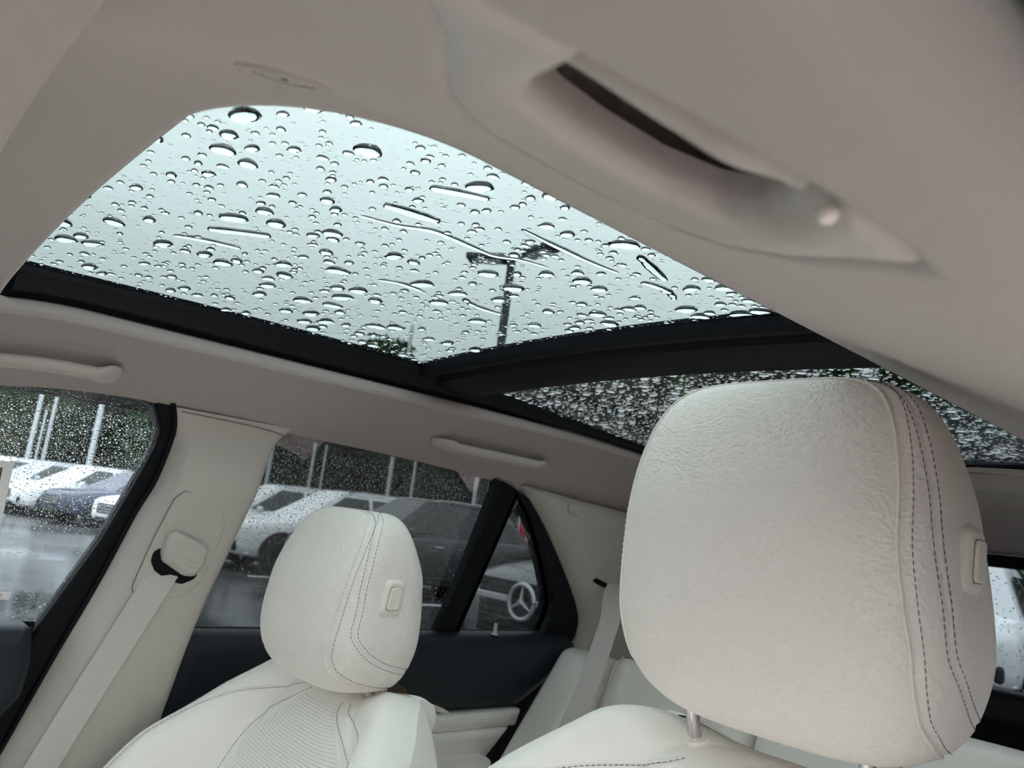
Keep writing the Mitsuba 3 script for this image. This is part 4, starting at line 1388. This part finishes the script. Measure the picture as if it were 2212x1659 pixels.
def car_parts(kind):
    """list of (part name, mesh, material or None for the paint, smooth)"""
    out = []
    st = [(-2.37, .62, .52, .92, .90), (-2.33, .78, .36, 1.04, .93), (-2.15, .92, .30, 1.10, .955), (-1.4, .96, .27, 1.12, .96), (0, .955, .26, 1.09, .96), (1.0, .955, .26, 1.06, .955),
          (1.35, .955, .27, 1.03, .94), (1.9, .93, .28, .96, .90), (2.15, .86, .30, .90, .84), (2.30, .74, .34, .83, .74), (2.375, .60, .42, .74, .62)]
    rows = []
    for y, w, zb, zt, wt in st:
        h = zt - zb
        half = [(0, zb), (w * .8, zb), (w * .96, zb + .06 * h), (w * 1.0, zb + .30 * h), (w * 1.005, zb + .55 * h), (w * .99, zb + .74 * h), (w * .965, zb + .88 * h), (wt * .90, zb + .965 * h), (wt * .70, zt), (wt * .35, zt + .012), (0, zt + .016)]
        ring = half + [(-a, b) for a, b in half[-2:0:-1]]
        rows.append([(a, y, b) for a, b in ring])
    rows = np.array(rows)
    s = np.array([r[0] for r in st])
    ys = np.linspace(-2.37, 2.375, 44)
    Q = PchipInterpolator(s, rows, axis=0)(ys)
    out.append(("body", loft(Q), None, 40))
    # cabin
    base = [(.80, 1.16, 1.03), (.86, -2.22, 1.08)]
    r = .05
    ball = manifold3d.Manifold.sphere(r, 12)
    pts = []
    low = [(.83, 1.14, 1.00), (.88, .4, 1.02), (.88, -1.4, 1.06), (.76, -2.22, 1.06)]
    top = [(.55, .20, 1.615), (.585, -.35, 1.645), (.575, -1.1, 1.635), (.54, -1.75, 1.585)]
    for x, y, z in low + top:
        for sg in (1, -1):
            pts.append(ball.translate((sg * (x - r), y, z)))
    out.append(("cabin", tm(manifold3d.Manifold.batch_hull(pts)), None, 35))

    def panel(c, lift=.006, name="side_window", m="side_glass"):
        c = np.array(c, float)
        n = np.cross(c[1] - c[0], c[3] - c[0])
        n /= np.linalg.norm(n)
        c = c + n * lift
        t = np.linspace(0, 1, 9)
        P = np.array([[(c[0] * (1 - a) + c[1] * a) * (1 - b) + (c[3] * (1 - a) + c[2] * a) * b for a in t] for b in t])
        out.append((name, grid(P), m, False))

    def lerp(a, b, t):
        return tuple(np.array(a) * (1 - t) + np.array(b) * t)
    # windscreen and tail window
    e = .045
    panel([(-.76, 1.10 + e, 1.045), (.76, 1.10 + e, 1.045), (.50, .26 + e, 1.60), (-.50, .26 + e, 1.60)], .012, "windscreen", "car_glass")
    panel([(.68, -2.20 - e, 1.12), (-.68, -2.20 - e, 1.12), (-.46, -1.80 - e, 1.55), (.46, -1.80 - e, 1.55)], .012, "tail_window", "side_glass")
    for sg in (1, -1):
        for (ya, yb, yc, yd) in ((.92, -.32, -.32, .20), (-.40, -1.28, -1.22, -.40), (-1.36, -1.98, -1.66, -1.30)):
            zl, zh = 1.10, 1.565

            def sx(y, z):
                k = (z - 1.03) / .6
                return sg * (.885 * (1 - k) + .582 * k + .004)
            q = [(sx(ya, zl), ya, zl), (sx(yb, zl), yb, zl), (sx(yc, zh), yc, zh), (sx(yd, zh), yd, zh)]
            panel(q if sg < 0 else q[::-1], .012)
        rail = np.array([(sg * .60, .15, 1.665), (sg * .62, -.3, 1.70), (sg * .62, -1.1, 1.695), (sg * .60, -1.6, 1.655)])
        out.append(("roof_rail", tube(smooth_path(rail, 16), .016, 6), "alloy", True))
        mir = box((sg * 1.03, .78, 1.10), (.22, .11, .15), .05)
        out.append(("mirror", mir, None, 50))
        for yy in (.10, -.90):
            out.append(("door_handle", box((sg * .968, yy, .90), (.03, .20, .03), .012), "alloy", 40))
        for yy in (1.48, -1.42):
            out.append(("arch", tube([(sg * .945, yy + .40 * math.cos(a), .36 + .40 * math.sin(a)) for a in np.linspace(-.15, math.pi + .15, 24)], .035, 8), "car_black", True))
            disc_ = revolve([(0, -.03), (.38, -.03), (.38, .012), (0, .012)], 28)
            disc_.apply_transform([[0, 0, sg, sg * .952], [1, 0, 0, yy], [0, 1, 0, .36], [0, 0, 0, 1]])
            out.append(("arch_well", disc_, "car_black", False))
            ty = revolve([(.20, -.11), (.33, -.11), (.355, -.08), (.36, 0), (.355, .08), (.33, .11), (.24, .112), (.23, .07)], 36)
            rim = [revolve([(.0, .05), (.05, .075), (.06, .06), (.05, .03)], 16), revolve([(.205, .04), (.235, .105), (.25, .10), (.24, .04)], 36)]
            for k in range(5):
                a = 2 * math.pi * k / 5
                for d in (-.14, .14):
                    rim.append(tube([(.04 * math.cos(a), .04 * math.sin(a), .055), (.22 * math.cos(a + d), .22 * math.sin(a + d), .085)], .016, 6))
            M = np.array([[0, 0, sg, sg * .865], [1, 0, 0, yy], [0, 1, 0, .36], [0, 0, 0, 1]])
            for nm_, mm, b in (("tyre", ty, "tyre"), ("wheel_rim", cat(rim), "alloy")):
                mm = mm.copy()
                mm.apply_transform(M)
                out.append((nm_, mm, b, 40))
        out.append(("sill_cladding", box((sg * .94, .02, .33), (.08, 2.2, .16), .03), "car_black", 40))
        # lamps and bumper corners
        hl = np.array([[(sg * (.42 + .36 * t), 2.33 - .02 - .33 * t ** 2.2, .76 + .05 * t + dz) for dz in (-.06 - .02 * t, .0, .05)] for t in np.linspace(0, 1, 10)])
        hl[..., 1] += .035
        out.append(("headlamp", grid(hl), "car_black" if kind == "suv" else "lamp_lens", True))
        out.append(("lamp_strip", tube(smooth_path([(sg * .44, 2.37, .735), (sg * .62, 2.27, .74), (sg * .78, 2.08, .79)], 12), .018, 6), "lamp_lens", True))
        out.append(("indicator", box((sg * .80, 2.06, .80), (.05, .10, .04), .015), "amber", 40))
        out.append(("bumper_intake", box((sg * .64, 2.24, .47), (.28, .16, .20), .05), "car_black", 40))
        out.append(("bumper_blade", tube(smooth_path([(sg * .50, 2.35, .66), (sg * .56, 2.345, .52), (sg * .70, 2.26, .37), (sg * .86, 2.05, .35)], 16), np.interp(np.linspace(0, 1, 16), [0, .4, 1], [.05, .035, .02]), 8), None, True))
        out.append(("tail_lamp", box((sg * .70, -2.31, .90), (.34, .10, .14), .04), "lamp_red", 40))
    gp = np.array([[(x, 2.385 - .12 * abs(x) ** 2 + .01, z) for z in (.50, .60, .70, .76)] for x in np.linspace(-.40, .40, 12)])
    out.append(("grille", grid(gp), "car_black", True))
    for z in (.56, .63, .70):
        out.append(("grille_bar", tube([(x, 2.405 - .12 * x * x, z) for x in np.linspace(-.38, .38, 8)], .010, 6), "alloy", True))
    out.append(("lower_intake", box((0, 2.30, .36), (.9, .14, .13), .04), "car_black", 40))
    return out


PARTS = {k: [(n, mikit.ply(m, None, smooth=s), b) for n, m, b, s in car_parts(k)] for k in ("suv",)}


def parked_car(x, y, deg, paint, label, scale=(1, 1, 1), group=None, category="car", skip=()):
    t = thing("parked_car", label, category, group)
    M = T().translate([x, y, 0]).rotate([0, 0, 1], deg).scale(list(scale))
    for n, d, b in PARTS["suv"]:
        if n in skip:
            continue
        add(n, d, b or paint, parent=t, to_world=M)
    return t, M


ROW = "cars parked side by side under the trees"
# the row runs away to the right of our car
HEAD = -3.0
cars = [(11.0, -7.6, "paint_black", "black estate car seen from its driver's side through the rear window", (1, .92, 1)),
        (13.65, -7.45, "paint_white", "white car beside the black estate car in the row", (1, 1, 1.0)),
        (16.45, -7.4, "paint_white", "white car second from the black estate car, next to the pillar edge", (1, 1, 1.0))]
for x, y, paint, lab, sc_ in cars:
    parked_car(x, y, HEAD, paint, lab, sc_, ROW)
HB, a0 = 15.0, math.radians(15.0)
row_b = [("paint_white", "white car right of the dark blue car in the front window"), ("paint_blue", "dark blue car with its front wheel showing in the front window"), ("paint_white", "white car left of the dark blue one in the front window"),
         ("paint_silver", "silver car second left of the dark blue one in the front window"), ("paint_white", "white car third left of the dark blue one, by the window sticker"), ("paint_white", "furthest white car of the row, behind the window sticker")]
for k, (paint, lab) in enumerate(row_b):
    nx0, ny0 = 20.3 + 2.72 * k * math.cos(a0), -4.75 + 2.72 * k * math.sin(a0)
    parked_car(nx0 + 2.38 * math.sin(a0), ny0 - 2.38 * math.cos(a0), HB, paint, lab, (1, 1, .97), ROW)

# near grey car with the big ring emblem in its grille
nx_, ny_, nd = 3.70, -5.85, 4.0
t, M = parked_car(nx_, ny_, nd, "paint_grey", "grey car close by in the small quarter window, a ring emblem across its black grille", (1, 1, 1.14), skip=("grille", "grille_bar", "bumper_blade"))
gp = np.array([[(x, 2.40 - .10 * abs(x) ** 2, z) for z in np.linspace(.52, .88, 8)] for x in np.linspace(-.52, .52, 20)])
add("grille", grid(gp), "car_black", smooth=True, parent=t, to_world=M)
em = [tube([(.125 * math.cos(a), 2.43, .76 + .11 * math.sin(a)) for a in np.linspace(0, 2 * math.pi, 40)], .016, 8)]
for k in range(3):
    a = math.radians(90 + 120 * k)
    em.append(tube([(0, 2.435, .76), (.06 * math.cos(a), 2.432, .76 + .055 * math.sin(a)), (.12 * math.cos(a), 2.43, .76 + .105 * math.sin(a))], [.020, .012, .004], 8))
add("emblem", cat(em), "alloy", smooth=40, parent=t, to_world=M, label="chrome three-pointed star in a ring")
for s in (1, -1):
    add("grille_wing", box((s * .32, 2.408, .76), (.40, .02, .045), .008), "alloy", smooth=40, parent=t, to_world=M)
for k in range(8):
    z = .55 + k * .042
    add("grille_slat", tube([(x, 2.405 - .10 * x * x, z) for x in np.linspace(-.50, .50, 8)], .0045, 5), "dark_metal", smooth=True, parent=t, to_world=M)
# white car behind the tailgate
parked_car(3.3, -11.5, 10, "paint_white", "white car standing behind, seen through the tailgate window", (1, 1, 1))

# stall lines
for x, lab in ((9.6, "white stall line before the nose of the black estate car"), (12.35, "white stall line between the black estate car and the first white car"), (15.05, "white stall line between the two white cars of the near row"), (17.85, "white stall line beyond the second white car of the near row")):
    c, s = math.cos(math.radians(HEAD)), math.sin(math.radians(HEAD))
    y1 = -5.25
    q = trimesh.creation.box((.11, 5.0, .006))
    q.apply_transform(np.array(T().translate([x, y1 - 2.5, .003]).rotate([0, 0, 1], HEAD).matrix, float).reshape(4, 4))
    add("stall_line", q, "white_paint", label=lab, category="line", group="parking stall lines")

# posts behind the row
POSTS = [(-9.30, 39.0, .10, 9.0, "tall pale post, leftmost in the front passenger window"), (-9.75, 40, .055, 3.92 , "short thin post between two taller ones in the front window"), (-10.15, 40.5, .085, 9.0, "tall pale post third from the left in the front window"),
         (-12.75, 38.5, .13, 9.5, "tall pale post standing alone near the pillar in the front window"), (-23.9, 32.5, .09, 8.0, "pale post at the pillar edge of the rear door window"), (-26.8, 32.0, .07, 5.2, "thin post above the silver bonnet in the rear door window"),
         (-27.6, 32.3, .055, 4.0, "shorter thin post beside the one above the silver bonnet"), (-32.4, 31.0, .09, 9.0, "tall post in the middle of the rear door window"), (-34.1, 30.8, .06, 7.0, "thin post right of the tall one in the rear door window")]
FEET = [(CAM[0] + r * math.cos(math.radians(az)), CAM[1] + r * math.sin(math.radians(az))) for az, r, *_ in POSTS]
for az, r, rad, h, lab in POSTS:
    a = math.radians(az)
    x, y = CAM[0] + r * math.cos(a), CAM[1] + r * math.sin(a)
    p = thing("post", lab, "post", "pale posts before the trees")
    k = revolve([(0, 0), (rad, 0), (rad * .8, h), (rad * .5, h + .04), (0, h + .05)], 14)
    k.apply_translation((x, y, 0))
    add("shaft", k, "steel", smooth=40, parent=p)
    b = revolve([(0, 0), (rad * 2.2, 0), (rad * 2.2, .03), (rad * 1.2, .12), (0, .12)], 14)
    b.apply_translation((x, y, 0))
    add("foot", b, "steel", smooth=40, parent=p)
a = math.radians(-39.1)
p = thing("post", "wide pale post close to the sloping window bar", "post")
k = box((CAM[0] + 21.5 * math.cos(a), CAM[1] + 21.5 * math.sin(a), 3.0), (.30, .30, 6.0), .03)
add("shaft", k, "steel", smooth=40, parent=p)
add("cap", box((CAM[0] + 21.5 * math.cos(a), CAM[1] + 21.5 * math.sin(a), 6.03), (.36, .36, .06), .02), "steel", smooth=40, parent=p)

# car park lamp with two heads
a, r = math.radians(-39.22), 18.4
lx, ly = CAM[0] + r * math.cos(a), CAM[1] + r * math.sin(a)
lh = 1.4 + r * math.tan(math.radians(19.6))
lamp = thing("car_park_lamp", "tall dark lamp post with two flat heads seen through the glass roof", "street lamp")
pl_ = revolve([(0, 0), (.22, 0), (.22, .5), (.125, .52), (.10, lh), (0, lh)], 20)
pl_.apply_translation((lx, ly, 0))
add("pole", pl_, "dark_metal", smooth=35, parent=lamp)
sd = np.array([math.sin(a), -math.cos(a), 0])      # towards the picture's right
sd = -sd if sd @ np.array([-.66, -.741, 0]) < 0 else sd
tw_ = -np.array([math.cos(a), math.sin(a), 0])       # towards the viewer
for vec, off, lab in ((-sd * .95 - tw_ * .25, .64, "left head"), (sd * .80 + tw_ * 1.1, 1.1, "right head")):
    vec = vec / np.linalg.norm(vec)
    c = np.array([lx, ly, lh]) + vec * off
    ang = math.atan2(vec[1], vec[0])
    m = box((0, 0, 0), (1.02, .48, .16), .05)
    m.apply_transform(np.array(T().translate(c.tolist()).rotate([0, 0, 1], math.degrees(ang)).matrix, float).reshape(4, 4))
    h_ = add("lamp_head", m, "dark_metal", smooth=40, parent=lamp)
    m = box((0, 0, -.083), (.74, .34, .01), .004)
    m.apply_transform(np.array(T().translate(c.tolist()).rotate([0, 0, 1], math.degrees(ang)).matrix, float).reshape(4, 4))
    add("lens", m, "lamp_lens", smooth=40, parent=h_)
    add("arm", tube([np.array([lx, ly, lh - .04]), c], .035, 10), "dark_metal", smooth=True, parent=lamp)

# red banner with a white ring
a, r = math.radians(-44.0), 16.6
bx_, by_ = CAM[0] + r * math.cos(a), CAM[1] + r * math.sin(a)
ban = thing("banner", "red banner with a white ring on it behind the black estate car", "banner")
rot = np.array(T().translate([bx_, by_, 1.22]).scale([1.12, 1.12, 1.12]).rotate([0, 0, 1], -43.9 + 90).matrix, float).reshape(4, 4)
def put(m):
    m.apply_transform(np.array([[1, 0, 0, 0], [0, 0, 1, 0], [0, 1, 0, 0], [0, 0, 0, 1]]))
    m.apply_transform(rot)
    m.fix_normals()
    return m
add("cloth", put(extrude(Polygon([(-.20, .50), (.45, .50), (.45, -.46), (.10, -.42), (-.02, 0)]), .02)), "banner_red", parent=ban)
add("ring", put(extrude(affinity.scale(Point(.12, 0).buffer(.2, 24), 1, .62).difference(affinity.scale(Point(.12, 0).buffer(.14, 24), 1, .55)), .026)), "banner_white", parent=ban)
add("top_band", put(extrude(Polygon([(-.20, .40), (-.20, .50), (.12, .50), (.12, .42)]), .026)), "banner_white", parent=ban)
pp = revolve([(0, 0), (.03, 0), (.025, 1.9), (0, 1.9)], 10)
pp.apply_translation(tuple((np.array([bx_, by_, 0]) + rot[:3, 0] * .46)))
add("pole", pp, "steel", smooth=40, parent=ban)

# ---- trees: a wall of foliage behind the row
def crown(rng_, rx, rz, zc, n):
    u = rng_.normal(size=(n, 3))
    u /= np.linalg.norm(u, axis=1, keepdims=True)
    rad_ = rng_.uniform(.45, 1.0, n) ** .5
    lump = .72 + .55 * meshkit.fbm(u * 2.3 + rng_.uniform(0, 50), 3)
    c = u * (rad_ * lump)[:, None] * np.array([rx, rx, rz]) + np.array([0, 0, zc])
    s = rng_.uniform(.16, .34, n)
    a = rng_.normal(size=(n, 3))
    a /= np.linalg.norm(a, axis=1, keepdims=True)
    b = np.cross(a, rng_.normal(size=(n, 3)))
    b /= np.linalg.norm(b, axis=1, keepdims=True)
    q = np.stack([c - a * s[:, None], c - b * s[:, None] * .55, c + a * s[:, None], c + b * s[:, None] * .55], 1)
    f = np.arange(n)[:, None] * 4 + np.array([[0, 1, 2, 3]])
    f = np.vstack([f[:, [0, 1, 2]], f[:, [0, 2, 3]]])
    uv = np.repeat(rng_.uniform(0, 1, (n, 2)), 4, 0)
    return trimesh.Trimesh(q.reshape(-1, 3), f, process=False), uv


trng = np.random.default_rng(8)
CROWNS = []
for k in range(4):
    m, uv = crown(trng, 2.65, 4.5, 5.1, 11000)
    CROWNS.append(mikit.ply(m, None, uv=uv))
tr = [tube(smooth_path([(0, 0, 0), (.08, .05, 1.5), (-.05, .1, 3.0), (.02, 0, 5.6)], 12), np.linspace(.17, .06, 12), 8)]
for k in range(5):
    b = 2 * math.pi * k / 5
    tr.append(tube(smooth_path([(0, .05, 2.2 + .3 * k), (.7 * math.cos(b), .7 * math.sin(b), 3.2 + .3 * k), (1.5 * math.cos(b), 1.5 * math.sin(b), 4.4 + .3 * k)], 8), np.linspace(.07, .02, 8), 6))
TRUNK = mikit.ply(cat(tr), None, smooth=50)
# the trees stand on a line behind the posts, and bend round behind the car
tree_line = smooth_path([(47, 14, 0), (45, 4, 0), (42, -6, 0), (36, -14.5, 0), (28, -19.5, 0), (19, -22, 0), (9, -22.5, 0), (0, -22.8, 0), (-8, -23, 0)], 60)
names = ["dark leafy tree in the wall of trees behind the parked cars"]
tree_line = resample(tree_line, .05)[:, :2]
away = (tree_line - CAM[:2]) / np.linalg.norm(tree_line - CAM[:2], axis=1, keepdims=True)
for rowk in (0, 1, 2):
    for i in range(int((.7, 4.0, 2.3)[rowk] / .05), len(tree_line), int(6.7 / .05)):
        xx, yy = tree_line[i] + away[i] * (.3 + 6.3 * rowk) + trng.uniform(-.2, .2, 2)
        hsc = trng.uniform(.88, 1.06) * (.90, 1.08, 1.18)[rowk]
        t = thing("tree", names[0], "tree", "wall of trees behind the parked cars")
        M = T().translate([xx, yy, 0]).rotate([0, 0, 1], float(trng.uniform(0, 360))).scale([(.84, .98, 1.08)[rowk]] * 2 + [float(hsc)])
        add("foliage", CROWNS[trng.integers(4)], "leaves", parent=t, to_world=M)
        add("trunk", TRUNK, "bark", parent=t, to_world=M)
m, uv = crown(np.random.default_rng(3), 1.5, .9, .75, 900)
SHRUB = mikit.ply(m, None, uv=uv)
for i, (x, y, _) in enumerate(smooth_path([(41, 4, 0), (37.5, -5.5, 0), (32, -11.5, 0), (25.5, -15.5, 0), (17.5, -18, 0), (8, -19, 0), (-4, -20, 0)], 13)):
    if min(math.hypot(x - u, y - v) for u, v in FEET) < 1.9:
        continue
    add("shrub", SHRUB, "leaves", label="low green shrub at the foot of the trees behind the parked cars", category="shrub", group="shrubs under the trees",
        to_world=T().translate([x, y, 0]).rotate([0, 0, 1], float(trng.uniform(0, 360))).scale([.8, .8, float(trng.uniform(.8, 1.2))]))
